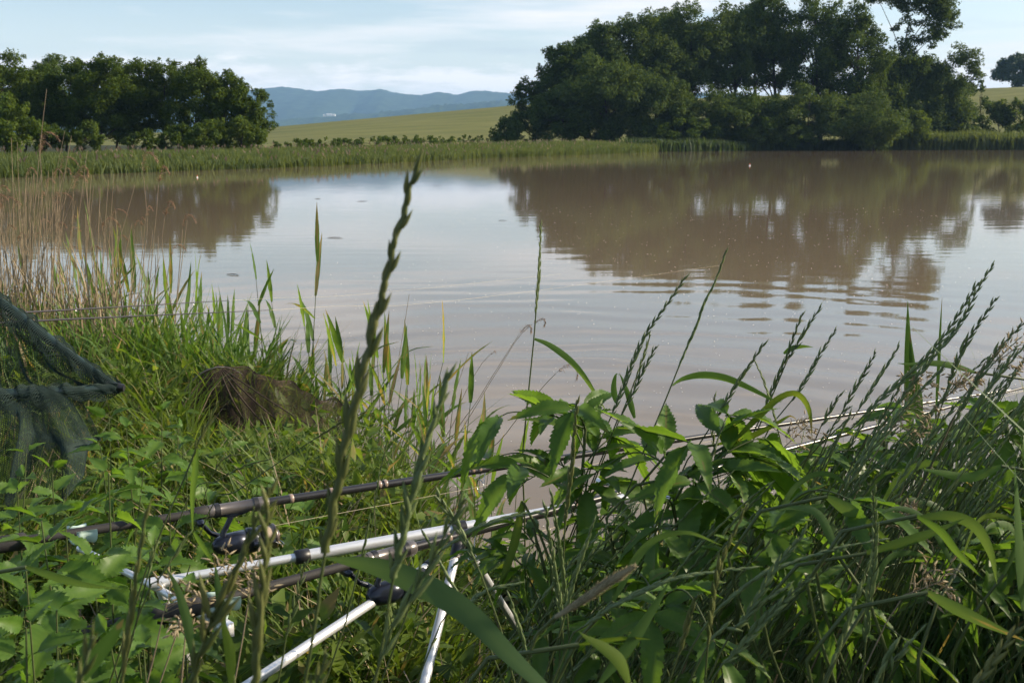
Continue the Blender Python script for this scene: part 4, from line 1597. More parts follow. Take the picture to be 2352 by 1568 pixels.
# ---- shaded spikes in the lower right, near the lens
GL = 'shaded couch grass spikes at the lower right'
for lab, pts, d, e, mt in [
    ('long pale spike bending over to the right above the brown foxtail head', [(1735, 1303), (1640, 1312), (1525, 1336), (1450, 1370), (1391, 1401), (1340, 1440), (1310, 1468)], 1.0, .8, 'spike'),
    ('long spike arching right with its tip against the dark thicket', [(2034, 1238), (1966, 1250), (1904, 1263), (1820, 1292), (1748, 1321), (1690, 1365), (1641, 1410), (1551, 1568)], 1.0, .75, 'spike'),
    ('coarse yellow-green spike with spread spikelets under the leafy plant', [(1712, 1164), (1685, 1225), (1659, 1280), (1642, 1350), (1632, 1420), (1624, 1500), (1619, 1568)], .9, .75, 'spike_y'),
    ('upright pale spike standing alone before the dark right thicket', [(2005, 1124), (2008, 1170), (2011, 1212), (2006, 1290), (1998, 1365), (1988, 1470), (1980, 1568)], .95, .75, 'spike'),
    ('upright pale spike leaning against the lone pale one', [(1998, 1290), (1975, 1350), (1950, 1420), (1920, 1500), (1890, 1568)], .9, .8, 'spike'),
    ('slanting spike below the long arching one', [(1849, 1222), (1815, 1262), (1784, 1300), (1745, 1365), (1703, 1432), (1640, 1530)], .95, .7, 'spike'),
    ('slanting spike parallel to and below the others at lower right', [(1855, 1327), (1800, 1380), (1748, 1432), (1668, 1522), (1630, 1568)], .9, .8, 'spike'),
    ('slanting spike ending at the tip of the coarse yellow-green spike', [(1815, 1343), (1750, 1385), (1690, 1440), (1600, 1530)], .95, .7, 'spike'),
    ('short spike at the bottom beside the coarse yellow-green spike', [(1598, 1370), (1584, 1415), (1569, 1460), (1545, 1540)], .9, .7, 'spike_y'),
    ('upright pale spike in the bundle right of the silver tripod leg', [(1266, 1130), (1274, 1180), (1283, 1240), (1292, 1310), (1300, 1380), (1317, 1568)], 1.1, .6, 'spike'),
    ('second upright pale spike of the bundle right of the silver leg', [(1252, 1160), (1262, 1240), (1276, 1330), (1290, 1430), (1300, 1568)], 1.08, .6, 'spike'),
    ('third upright spike of the bundle, its tip between the leaflets', [(1326, 918), (1318, 1000), (1312, 1080), (1302, 1160), (1296, 1240), (1290, 1400)], 1.2, .55, 'spike_y'),
    ('spike leaning right out of the bundle beside the silver leg', [(1366, 1192), (1345, 1250), (1325, 1310), (1300, 1400), (1270, 1500)], 1.05, .6, 'spike'),
    ('left-leaning stalk crossing over the joint of the silver pod', [(1002, 1132), (1026, 1170), (1051, 1209), (1093, 1291), (1122, 1366), (1155, 1460), (1182, 1568)], 1.0, .32, 'spike'),
    ('left-leaning stalk below the joint of the silver pod', [(973, 1223), (990, 1256), (1010, 1291), (1047, 1354), (1089, 1416), (1130, 1500)], 1.0, .4, 'spike'),
    ('short left-leaning stalk beside the far silver leg', [(1171, 1370), (1180, 1402), (1192, 1436), (1209, 1498), (1220, 1560)], .95, .6, 'spike'),
    ('spike reaching across under the silver tube towards the right', [(1245, 1177), (1200, 1180), (1151, 1192), (1110, 1206), (1070, 1225), (1005, 1271), (965, 1333), (930, 1420)], 1.1, .5, 'spike'),
    ('spike pointing right between the silver legs', [(1195, 1338), (1150, 1348), (1110, 1361), (1060, 1395), (1000, 1460)], 1.05, .5, 'spike'),
    ('tall shaded spike at the bottom right corner', [(2340, 1440), (2300, 1490), (2262, 1545), (2240, 1568)], .7, .9, 'spike_y'),
    ('small shaded spike left of the bottom right corner', [(2120, 1440), (2085, 1480), (2050, 1520), (2010, 1568)], .8, .8, 'spike'),
]:
    grass_stalk(lab, pts, d, ear=e, w=.0066, mat=mt, group=GL, seed=next(SD), stem_r=.0014, gap=.0085, L=.0135, open_=.24)

# the mass of parallel stalks behind: these nobody could tell apart
rr = np.random.default_rng(77)
for i in range(150):
    if i < 104:
        X = rr.uniform(1880, 2500)
        top = np.interp(X, [1880, 1990, 2150, 2500], [960, 900, 830, 700]) + rr.uniform(0, 330)
        d = rr.uniform(1.15, 2.1)
        ln = rr.uniform(240, 420)
        sl = rr.uniform(.62, 1.05)
    else:
        X = rr.uniform(1420, 2100)
        top = rr.uniform(1060, 1400)
        d = rr.uniform(1.1, 1.6)
        ln = rr.uniform(260, 420)
        sl = rr.uniform(.7, 1.2)
    bow = rr.uniform(-18, 18)
    pts = [(X - sl * ln * t + bow * math.sin(math.pi * t), top + ln * t * (1 + .25 * t)) for t in (0, .2, .4, .6, .8, 1)]
    xt = 'near the right edge' if X > 2240 else 'right of the straw seeds' if X > 2110 else 'among the straw seeds' if X > 1990 else 'left of the straw seeds' if X > 1840 else 'above the dark lower thicket'
    ht = 'with a high tip' if top < np.interp(X, [1420, 2100, 2500], [1150, 990, 860]) else 'with a low tip' if top > np.interp(X, [1420, 2100, 2500], [1290, 1080, 950]) else 'of middle height'
    at_ = 'steep' if sl < .8 else 'slanting'
    grass_stalk(f'{at_} couch grass stalk {ht}, {xt}', pts, d, ear=rr.uniform(.45, .7), w=.0050, group='parallel stalks of the right thicket', seed=next(SD), stem_r=.0013,
                gap=.011, L=.0145, open_=.24)


# ---- broad blades
def broad_blade(label, pts, wpx, d, dd=0.0, tw=(0, 0), mat='grass_dull', fold=.22, peak=.35, group=None, name='broad_grass_blade', ground=True):
    rng = np.random.default_rng(next(SD))
    wp = px(pts, d, d + dd)          # base to tip
    base = wp[0]
    g = Vector((base.x + .01, base.y + .03, gz(base.x, base.y) - .03))
    root = empty(name, g, label, 'grass blade', group)
    add_leaf(root, (pts, wpx, dd, tw, mat, fold, peak), d, rng)
    dirn = (wp[0] - wp[1]).normalized()
    dirn.z = min(dirn.z, -.5)
    dirn.normalize()
    m_ = base + dirn * min(.12, (base.z - g.z) * .3)
    st = MB().tube(catmull([base, m_, Vector(((base.x + g.x) / 2, (base.y + g.y) / 2, (base.z + g.z) * .5)), g], 14), .0019, 6)
    local(st, root.location).build('stem', M['stem'], root)
    return root


broad_blade('large broad blade arching across the lower centre over the silver legs', [(1275, 1600), (1215, 1545), (1150, 1482), (1098, 1428), (1040, 1382), (960, 1338), (860, 1300), (742, 1280)], 66, .72, .10, (.9, -.15), 'grass_dull', .10, .62)
broad_blade('pale broad blade leaning right at the lower left under the lower rod', [(190, 1562), (228, 1500), (262, 1455), (284, 1420)], 40, .62, 0, (.3, .5), 'reed', .08, .5)
for lab, p, w, d, mt, tw in [
    ('dark flat blade lying at the lower left across the nettle bed', [(60, 1302), (130, 1328), (200, 1345), (285, 1352)], 30, .95, 'grass_dull', (.3, .9)),
    ('upright dull blade left of the lower rod rest', [(440, 1500), (428, 1420), (404, 1345), (380, 1300)], 24, .8, 'grass_dull', (.2, .2)),
    ('upright grey-green blade over the lower reel seat', [(515, 1440), (506, 1380), (498, 1330), (494, 1290)], 20, .9, 'grass_dull', (.1, .4)),
    ('shaded upright blade at the bottom centre left', [(530, 1568), (528, 1500), (515, 1440), (505, 1400)], 26, .7, 'grass', (.1, .2)),
    ('flat blade rising to the right at the bottom, right of the brown foxtail', [(1380, 1568), (1450, 1480), (1500, 1400), (1540, 1330)], 40, .8, 'grass_dull', (.5, .4)),
    ('yellow-green blade lying flat at the bottom edge', [(1330, 1480), (1400, 1470), (1450, 1465), (1496, 1468)], 17, .8, 'grass', (.4, .7)),
    ('curled blade with a reddish tip at the bottom right of the large blade', [(1445, 1568), (1425, 1520), (1392, 1490), (1350, 1465), (1330, 1450)], 34, .7, 'grass', (.4, .3)),
    ('long shaded blade crossing the dark right thicket', [(1900, 1140), (1960, 1180), (2005, 1215), (2050, 1250)], 34, 1.1, 'grass_dull', (.2, .5)),
    ('bluish flat blade in the shade of the right thicket', [(1990, 1270), (2080, 1245), (2150, 1220), (2215, 1190)], 30, 1.05, 'grass_dull', (.4, .2)),
    ('bluish shaded blade drooping at the right, low', [(2130, 1360), (2190, 1395), (2260, 1430), (2352, 1470)], 34, .9, 'grass_dull', (.4, .5)),
    ('tall flat blade standing at the right picture edge', [(2352, 1400), (2345, 1250), (2338, 1150), (2330, 1060)], 42, 1.0, 'grass_dull', (.6, .7)),
    ('arched glossy blade at the right edge, its light side up', [(2110, 1190), (2180, 1185), (2240, 1210), (2275, 1270), (2290, 1340)], 30, 1.1, 'grass_dull', (.2, .8)),
    ('yellow-green lit blade crossing the lower part of the right thicket', [(2105, 1184), (2160, 1220), (2200, 1270), (2260, 1330)], 20, 1.0, 'reed', (.3, .5)),
    ('long arched grey blade over the gap of water in the right thicket', [(1580, 1090), (1650, 1062), (1740, 1060), (1830, 1085), (1900, 1120)], 20, 1.35, 'grass_dull', (.5, .8)),
    ('arched blade with a lit back between forked pair and right thicket', [(1690, 1010), (1740, 960), (1790, 915), (1830, 905), (1858, 940), (1866, 1010)], 20, 1.4, 'grass', (.4, .7)),
    ('low arched blade crossing the gleaming upper rod', [(1650, 1020), (1720, 1005), (1780, 975), (1815, 955), (1830, 965)], 19, 1.45, 'grass', (.5, .5)),
    ('horizontal lit blade pointing left in the upper right thicket', [(2240, 855), (2200, 842), (2150, 834), (2090, 836), (2060, 834)], 16, 1.4, 'reed', (.3, .3)),
    ('lit blade pointing left at the right edge', [(2300, 1070), (2230, 1095), (2160, 1085), (2110, 1075)], 24, 1.2, 'reed', (.3, .3)),
    ('tall blade in the gap under the lone stalk, hanging down to the water edge', [(1470, 1190), (1200, 1150), (1180, 1250), (1130, 1400)][1:], 22, 1.4, 'grass', (.3, .3)),
    ('lit blade behind the upright bundle, slanting to the right', [(1560, 1310), (1500, 1260), (1440, 1210), (1395, 1190)], 18, 1.3, 'reed', (.3, .4)),
]:
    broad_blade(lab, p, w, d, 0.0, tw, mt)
rr = np.random.default_rng(78)
for i in range(34):
    X = rr.uniform(1400, 2480)
    Y = np.interp(X, [1400, 1900, 2480], [1180, 1040, 900]) + rr.uniform(40, 420)
    d = rr.uniform(1.0, 1.9)
    L_ = rr.uniform(130, 260)
    s = rr.choice([-1, 1], p=[.3, .7])
    pts = [(X, Y + 60), (X + s * L_ * .3, Y - L_ * .25), (X + s * L_ * .65, Y - L_ * .38), (X + s * L_, Y - L_ * rr.uniform(.05, .4))]
    broad_blade(('left' if s < 0 else 'right') + '-arching grass blade ' + ('low in the dark thicket' if Y > np.interp(X, [1400, 1900, 2480], [1400, 1260, 1120]) else 'among the upper stalks') + (' at the right edge' if X > 2200 else ' of the right middle' if X > 1900 else ' of the left thicket side' if X > 1620 else ' beside the leafy plants'), pts, rr.uniform(13, 24), d, rr.uniform(-.1, .1), (rr.uniform(0, .5), rr.uniform(.2, .8)),
                'grass_dull' if rr.random() < .8 else 'grass', group='arched blades of the right thicket')
for lab, p, w, d in [('tall bright blade standing in the water gap at the right, left of two', [(2092, 1010), (2090, 900), (2087, 800), (2085, 690)], 26, 2.2),
                     ('bright blade standing close right of the tall one in the right water gap', [(2112, 1000), (2110, 920), (2098, 850), (2090, 760)], 24, 2.2),
                     ('faint thin blade behind the long spikes at the right', [(2150, 950), (2156, 850), (2160, 760), (2164, 680)], 9, 2.3)]:
    broad_blade(lab, p, w, d, 0, (.1, .2), 'reed')

# ---- the brown foxtail head in the lower centre
def foxtail():
    pts = [(1457, 1300), (1425, 1320), (1390, 1340), (1350, 1370), (1310, 1395), (1270, 1420), (1240, 1450), (1190, 1568)]
    wp = px(pts, .80)
    path = catmull(to_ground(wp), 60)
    root = empty('foxtail_grass', path[-1], 'brown fuzzy foxtail seed head slanting up right in the lower centre', 'grass stalk')
    local(MB().tube(path, .0013, 6), root.location).build('stem', M['stem'], root)
    hd = catmull(wp[:6], 60)
    mb = MB()
    rng = np.random.default_rng(3)
    for i in range(1400):
        f = rng.uniform(0, 1)
        j = int(f * 58)
        t = (hd[j] - hd[j + 1]).normalized()
        q = Vector(rng.normal(size=3))
        q = (q - t * q.dot(t)).normalized()
        r = .0046 * (math.sin(math.pi * min(1, f * .94 + .05)) ** .5)
        d = (t * 1.2 + q * .8).normalized()
        b = hd[j] + q * r * .3
        e = b + d * r * rng.uniform(1.2, 1.9)
        s = d.cross(q).normalized() * .00035
        mb.add([tuple(b - s * 2), tuple(b + s * 2), tuple(e)], [(0, 1, 2)], rng.uniform(0, 1))
    mb.tube(hd, [.0028 * (math.sin(math.pi * min(1, i / 59 * .94 + .05)) ** .5) + .0004 for i in range(60)], 7)
    local(mb, root.location).build('seed_head', M['fox'], root)


foxtail()


# ---- nettles on the left
def nettle(label, X, Y, d, hgt, seed, size=.078, lean=(0, 0), group='nettles on the left bank', nodes=5, skip_base=.08):
    nodes += 4
    rng = np.random.default_rng(seed)
    top = at(X, Y, d)
    g = gz(top.x - lean[0], d - lean[1])
    base = Vector((top.x - lean[0], d - lean[1], g - .03))
    root = empty('nettle', base, label, 'nettle', group)
    path = catmull([base, base.lerp(top, .5) + Vector((rng.normal() * .012, rng.normal() * .012, 0)), top], 24)
    local(MB().tube(path, [.0024 - .0014 * i / 23 for i in range(24)], 6), base).build('stem', M['stem'], root)
    a0 = rng.uniform(0, math.pi)
    tot = (top - base).length
    for k in range(nodes):
        f = 1 - min(.92, (.020 * k + .0048 * k * k) / tot)
        p = path[int(f * 23)]
        a = a0 + k * math.pi / 2 + rng.normal() * .2
        sz = size * (.50 + .50 * min(1, k / 2.5)) * rng.uniform(.88, 1.12)
        el = .95 - .75 * min(1, k / 3)
        for s in (0, math.pi):
            dirn = Vector((math.cos(a + s), math.sin(a + s), el * rng.uniform(.4, 1.0) - .28 * min(1, k / 2) + rng.normal() * .15))
            o = place(NETTLE[rng.integers(4)], 'leaf', root, p + dirn.normalized() * sz * .22 - base, dirn, (0, 0, 1), sz, rng.normal() * .50)
    return root


for lab, X, Y, d, sz, ln, nn in [
    ('big nettle top at the left picture edge over the butt of the upper rod', 95, 1195, 1.25, .088, (-.03, .05), 5),
    ('tall nettle rising before the far rod rest, between the leaf fans', 250, 1090, 1.45, .075, (.02, .04), 5),
    ('nettle with large lit leaves in front of the rear bar of the rod pod', 215, 1290, 1.25, .098, (.02, .05), 4),
    ('low nettle under the rear bar with light on its folded leaf', 60, 1310, 1.12, .085, (.0, .05), 4),
    ('nettle beside the end of the silver tube', 345, 1262, 1.42, .085, (.05, .02), 3),
    ('nettle at the bottom left corner in shade', 60, 1440, .98, .07, (0, .04), 4),
    ('nettle above the upper rod at the left, before the hanging net', 40, 1130, 1.75, .075, (0, .03), 5),
    ('small nettle with pale young leaves right of the hanging net', 290, 985, 2.1, .07, (.02, .02), 4),
    ('nettle right of the landing net tip', 372, 945, 2.5, .075, (0, .02), 4),
    ('nettle below the landing net tip with one bright upright leaf', 250, 960, 2.25, .08, (0, .02), 4),
    ('nettle in the middle of the left bank below the black pole', 430, 1075, 2.4, .075, (0, .02), 4),
    ('nettle in front of the left end of the keepnet', 410, 985, 2.9, .075, (0, .02), 4),
]:
    nettle(lab, X, Y, d, None, next(SD), sz, ln, nodes=nn)


rr = np.random.default_rng(79)
NPOS = [(300, 1350, 1.25), (130, 1400, 1.05), (250, 1460, 1.05), (180, 1520, .95), (330, 1490, 1.1), (420, 1370, 1.45), (390, 1160, 1.8),
        (120, 1080, 1.9), (230, 1020, 2.15), (330, 1080, 2.0), (470, 1120, 2.2), (560, 1080, 2.5), (640, 1110, 2.4), (530, 1010, 3.0), (310, 1010, 2.6), (700, 1180, 2.1), (420, 1020, 2.7), (150, 1180, 1.55), (60, 1040, 2.0)]
WHERE = ['under the silver tube end', 'low between rod pod and left edge', 'in front of the lower rod grip', 'right of the bottom left corner',
         'beside the pale broad blade at lower left', 'under the inner silver tube', 'behind the upper rod, left of its reel', 'under the hanging net, left', 'just right of the hanging net', 'below the hanging net, right', 'in the middle of the bank behind the upper rod',
         'below the right half of the keepnet', 'behind the reel seat of the upper rod', 'before the keepnet, low', 'between landing net and black pole', 'right behind the upper rod blank', 'left of the black pole', 'behind the rear rod rest', 'under the left part of the hanging net']
for (X, Y, d), w_ in zip(NPOS, WHERE):
    nettle('small nettle ' + w_, X, Y, d, None, next(SD), rr.uniform(.058, .082), (rr.normal() * .02, .03), 'small nettles of the left bank', nodes=int(rr.integers(3, 6)))


# ---- plants with feathered, toothed leaflets in the centre right
def pinnate_leaf(root, p, pts, nl, size, rng, o):
    """leaf: rachis mesh with leaflets as its sub-parts; pts = rachis path"""
    path = catmull(pts, 16)
    lf = local(MB().tube(path, [.0016 - .0009 * i / 15 for i in range(16)], 5), o).build('leaf', M['stem'], root)
    t_end = (path[-1] - path[-2]).normalized()
    up = Vector((0, 0, 1))
    items = [(path[-1], t_end, size * rng.uniform(1.05, 1.25))]
    for k in range(nl):
        j = int(15 * (.92 - .62 * k / max(1, nl - 1) * .9))
        t = (path[min(15, j + 1)] - path[max(0, j - 1)]).normalized()
        sd = t.cross(up)
        sd = sd.normalized() if sd.length > .05 else Vector((1, 0, 0))
        for s in (-1, 1):
            dirn = (t * rng.uniform(.55, .85) + sd * s * rng.uniform(.7, .95) + up * rng.uniform(-.22, .40)).normalized()
            items.append((path[j] + dirn * size * .06, dirn, size * (1 - .13 * k) * rng.uniform(.85, 1.1)))
    for (q, dirn, sz) in items:
        place(ELDER[rng.integers(4)], 'leaflet', lf, q - o, dirn, up + Vector(rng.normal(size=3)) * .25, sz, rng.normal() * .3)
    return lf


def pinnate_plant(label, X, Y, d, foot, leaves, seed, size=.085, group='leafy plants with toothed leaflets', rand_leaves=4):
    """leaves: photograph points of a leaf's tip; foot: photograph point the stem comes from"""
    rng = np.random.default_rng(seed)
    top = at(X, Y, d)
    f = at(foot[0], foot[1], d - .02)
    base = Vector((f.x + (f.x - top.x) * .5, f.y + .02, 0))
    base.z = gz(base.x, base.y) - .03
    root = empty('leafy_herb', base, label, 'leafy plant', group)
    o = base
    path = catmull([base, f, top], 24)
    local(MB().tube(path, [.0048 - .0028 * i / 23 for i in range(24)], 8), o).build('stem', M['stem'], root)
    for (TX, TY, dd, nl) in leaves:
        tip = at(TX, TY, d + dd)
        s = path[rng.integers(18, 24)]
        m_ = s.lerp(tip, .5) + Vector((0, 0, .18 * (tip - s).length))
        e = s.lerp(tip, .72)
        pinnate_leaf(root, None, [s, s.lerp(m_, .55), m_.lerp(e, .4), e], nl, size, rng, o)
    for k in range(rand_leaves + 1):
        s = path[int(rng.uniform(12, 23))]
        a = rng.uniform(0, 2 * math.pi)
        L_ = rng.uniform(.09, .19)
        e = s + Vector((math.cos(a) * L_, math.sin(a) * L_, rng.uniform(-.02, .11)))
        m_ = s.lerp(e, .5) + Vector((0, 0, .045))
        pinnate_leaf(root, None, [s, m_, e], 2, size * .9, rng, o)
    return root


pinnate_plant('big leafy plant with toothed leaflets, its drooping leaf reaching left over the water', 1345, 985, 1.5, (1322, 1330),
              [(1040, 978, -.05, 2), (1110, 1062, -.1, 2), (1252, 905, .08, 2), (1330, 905, .1, 3), (1300, 930, -.06, 2), (1410, 915, .05, 2), (1350, 1150, -.1, 2), (1450, 985, .04, 2), (1420, 1060, -.03, 2)], 501, .084)
pinnate_plant('leafy plant with star-shaped top of long toothed leaflets, right of the big leafy plant', 1642, 1030, 1.36, (1500, 1400),
              [(1500, 955, .0, 2), (1690, 930, .06, 2), (1790, 1035, .0, 2), (1668, 1190, -.08, 1), (1590, 1110, -.06, 1), (1760, 1120, -.03, 2), (1560, 1000, -.05, 1), (1830, 1000, .05, 2), (1720, 985, .05, 2)], 502, .090, rand_leaves=4)
pinnate_plant('low leafy plant under the silver tube with a brownish hanging leaflet', 1225, 1210, 1.45, (1262, 1420),
              [(1110, 1260, 0, 2), (1195, 1330, -.06, 1), (1290, 1180, .05, 1), (1150, 1180, .04, 2)], 503, .068, rand_leaves=1)
for i, (lab, X, Y, d, ft, sz) in enumerate([
    ('leafy plant behind the upright bundle of spikes', 1400, 1200, 1.42, (1420, 1420), .075),
    ('leafy plant with a bright backlit feathered leaf low in the dark thicket', 1730, 1215, 1.25, (1690, 1450), .080),
    ('leafy plant in shade right of the brown foxtail head', 1500, 1370, 1.15, (1480, 1530), .066),
    ('leafy plant at the water edge where the gleaming lower rod vanishes', 1790, 1070, 1.6, (1800, 1300), .082),
    ('leafy plant below the pale seed clusters of the right thicket', 1920, 1030, 1.75, (1930, 1260), .070),
    ('leafy plant in the middle of the right thicket with yellow-green leaflets', 2030, 1010, 1.8, (2040, 1260), .068),
    ('leafy plant behind the long spikes of the right thicket', 2180, 1000, 1.75, (2170, 1260), .066),
    ('leafy plant with a broad lit leaf at the right picture edge', 2310, 965, 1.6, (2330, 1250), .10),
    ('shaded leafy plant at the lower right under the bluish blades', 2230, 1290, 1.3, (2240, 1500), .06),
    ('shaded leafy plant low in the middle of the lower right', 1900, 1340, 1.2, (1890, 1530), .06),
]):
    pinnate_plant(lab, X, Y, d, ft, [(X + c * 110, Y - 30 + abs(c) * 60 + e, dz, 2) for c, e, dz in ((-1, 0, .02), (1, 10, 0), (-.4, -40, .1), (.5, -35, -.08), (0, 90, -.1))], 510 + i, sz)


# ---- reeds
def reed_template(seed, h=.95, nl=7):
    rng = np.random.default_rng(seed)
    lean = rng.normal(0, .05, 2)
    path = catmull([Vector((0, 0, 0)), Vector((lean[0] * .4, lean[1] * .4, h * .5)), Vector((lean[0], lean[1], h))], 20)
    stem = MB().tube(path, [.0042 - .0030 * i / 19 for i in range(20)], 6).mesh('reed_stem', M['stem'])
    leaves = []
    for k in range(nl):
        f = .16 + .84 * k / (nl - 1)
        p = path[min(19, int(f * 19))]
        a = (k % 2) * math.pi + rng.normal() * .5
        L_ = rng.uniform(.26, .42) * (1 - .15 * abs(f - .6))
        w = rng.uniform(.017, .027)
        up = rng.uniform(.75, 1.3) if f > .8 else rng.uniform(.5, .9)
        dr = rng.uniform(.05, .55) if f < .9 else rng.uniform(0, .15)
        hd = Vector((math.cos(a), math.sin(a), 0))
        if f > .95:
            up, hd = 2.6, hd * .4
        d0 = (hd * .8 + Vector((0, 0, up))).normalized()
        pts = [p, p + d0 * L_ * .35, p + d0 * L_ * .62 + hd * L_ * .10 * dr - Vector((0, 0, L_ * .10 * dr)), p + d0 * L_ * .86 + hd * L_ * .3 * dr - Vector((0, 0, L_ * .42 * dr))]
        pp = catmull(pts, 14)
        mb = MB()
        r = float(rng.uniform(.2, .9))
        strip(mb, pp, bladew(14, w, .35, .5), hd.cross(Vector((0, 0, 1))), .25, r, [rng.normal() * .15 + .25 * i / 13 for i in range(14)])
        leaves.append(mb.mesh('reed_leaf', M['reed']))
    return stem, leaves


REED = [reed_template(300 + i, nl=6 + i % 3) for i in range(7)]


def reed(label, x, y, h, rot, tilt, tpl, group, name='green_reed'):
    z = max(gz(x, y), -.25)
    root = empty(name, (x, y, z - .04), label, 'reed', group)
    root.rotation_euler = (tilt[0], tilt[1], rot)
    s = h / .95
    root.scale = (s * .5 + .5, s * .5 + .5, s)
    st, lv = REED[tpl]
    o = bpy.data.objects.new('stem', st)
    COL.objects.link(o)
    o.parent = root
    for m_ in lv:
        o = bpy.data.objects.new('leaf', m_)
        COL.objects.link(o)
        o.parent = root
    return root


rr = np.random.default_rng(91)
GR = 'green reeds along the left water edge'


def shore(t):
    """point along the left water edge, t from 0 (centre) to 1 (far left)"""
    P_ = [(.02, 3.3), (-.2, 3.8), (-.55, 4.5), (-.95, 5.0), (-1.5, 5.35), (-2.4, 5.8)]
    f = t * (len(P_) - 1)
    i = min(len(P_) - 2, int(f))
    a, b = P_[i], P_[i + 1]
    return a[0] + (b[0] - a[0]) * (f - i), a[1] + (b[1] - a[1]) * (f - i)


for lab, X, Yt, Yb, d in [
    ('tallest green reed with a long upright blade behind the keepnet', 690, 545, 1010, 4.35),
    ('green reed with two arching blades, left of the tallest one', 600, 590, 1000, 4.4),
    ('slim green reed leaning in just left of the tallest one', 650, 640, 1000, 4.45),
    ('green reed with a blade arching right, right of the tallest one', 735, 690, 1010, 4.3),
]:
    t, b = at(X, Yt, d), at(X, Yb, d)
    z0 = max(gz(t.x, d), -.25)
    reed(lab, t.x, d, (t.z - z0) * .93, rr.uniform(0, 6), (rr.normal() * .03, rr.normal() * .03), int(rr.integers(7)), GR)
for i in range(150):
    t = rr.uniform(0.12, 1.0) if i < 92 else rr.uniform(.6, 1.0)
    x, y = shore(t)
    off = rr.uniform(-.32, .42)
    x, y = x + rr.normal() * .10, y + off
    X = 1176 + x / y * FPX
    topY = np.interp(X, [200, 300, 420, 520, 560, 700, 790, 860, 900, 960, 1030, 1100], [560, 620, 650, 720, 850, 850, 790, 770, 770, 850, 900, 1000]) + abs(rr.normal()) * 70 + rr.uniform(-20, 60)
    h = at(X, topY, y).z - max(gz(x, y), -.25)
    h = float(np.clip(h, .28, 1.2))
    hh = 'tall' if h > .85 else 'short' if h < .6 else 'medium'
    lab = f'{hh} green reed ' + ('at the left edge before the dry reeds' if X < 110 else 'behind the apex of the landing net' if X > 210 and X < 300 else 'behind the landing net arm' if X < 300 else 'crossed by the thin rod tips, left half' if X < 390 else 'crossed by the thin rod tips, right half' if X < 480 else 'in the stand left of the keepnet' if X < 560 else 'behind the keepnet' if X < 800 else 'by the tallest couch grass spike' if X < 920 else 'between the two nearest couch grass spikes' if X < 990 else 'just right of the second near spike' if X < 1050 else 'nearest the line guide of the upper rod')
    reed(lab, x, y, h, rr.uniform(0, 6.28), (rr.normal() * .08, rr.normal() * .08 + .05), int(rr.integers(7)), GR if X < 560 else 'green reeds right of the keepnet')


# dry reeds
def plume_mesh(seed, L_=.20, droop=1.0):
    rng = np.random.default_rng(seed)
    mb = MB()
    main = catmull([Vector((0, 0, 0)), Vector((.01, 0, L_ * .5)), Vector((.05 * droop, 0, L_ * .85)), Vector((.12 * droop, 0, L_ * .80)), Vector((.17 * droop, 0, L_ * .55))], 24)
    mb.tube(main, [.0010 - .0006 * i / 23 for i in range(24)], 4)
    for k in range(150):
        j = int(rng.uniform(2, 23))
        p = main[j]
        t = (main[min(23, j + 1)] - main[j - 1]).normalized()
        l = L_ * rng.uniform(.14, .34) * (1 - .4 * j / 23)
        d = (t * .7 + Vector((rng.normal() * .32 + .25 * droop, rng.normal() * .32, rng.normal() * .28 - .35 * (j / 23)))).normalized()
        e = p + d * l + Vector((0, 0, -l * .25))
        m_ = p.lerp(e, .55) + Vector((0, 0, l * .08))
        s = d.cross(Vector((rng.normal(), rng.normal(), rng.normal()))).normalized() * rng.uniform(.0012, .0026)
        mb.add([tuple(p), tuple(m_ - s), tuple(e), tuple(m_ + s)], [(0, 1, 2, 3)], float(rng.uniform(0, 1)))
    return mb.mesh('plume', M['plume'])


PLUME = [plume_mesh(40 + i, .16 + .02 * i, .45 + .25 * i) for i in range(4)]


def dry_reed(label, pts, d, plume, group=None, seed=0, r=.0026, psc=1.0, d1=None):
    rng = np.random.default_rng(seed)
    wp = to_ground(px(pts, d, d1))
    path = catmull(wp, 22)
    root = empty('dry_reed', path[-1], label, 'dry reed', group)
    mb = MB().tube(path, [r * (.45 + .55 * i / 21) for i in range(22)], 6)
    for k in range(4, 21, 4):
        mb.tube([path[k], path[k].lerp(path[k + 1], .12)], [r * (.45 + .55 * k / 21) * 1.35] * 2, 6)
    local(mb, root.location).build('stem', M['dry'], root)
    if plume:
        o = place(PLUME[int(rng.integers(4))], 'plume', root, path[0] - root.location, path[0] - path[1], (rng.normal(), -.4, .2), psc)
        o.rotation_mode = 'XYZ'
        t = (path[0] - path[1]).normalized()
        q = Vector((0, 0, 1)).rotation_difference(t) @ Matrix.Rotation(rng.uniform(-.7, .7), 3, 'Z').to_quaternion()
        o.matrix_local = Matrix.Translation(path[0] - root.location) @ q.to_matrix().to_4x4() @ Matrix.Scale(psc, 4)
    return root


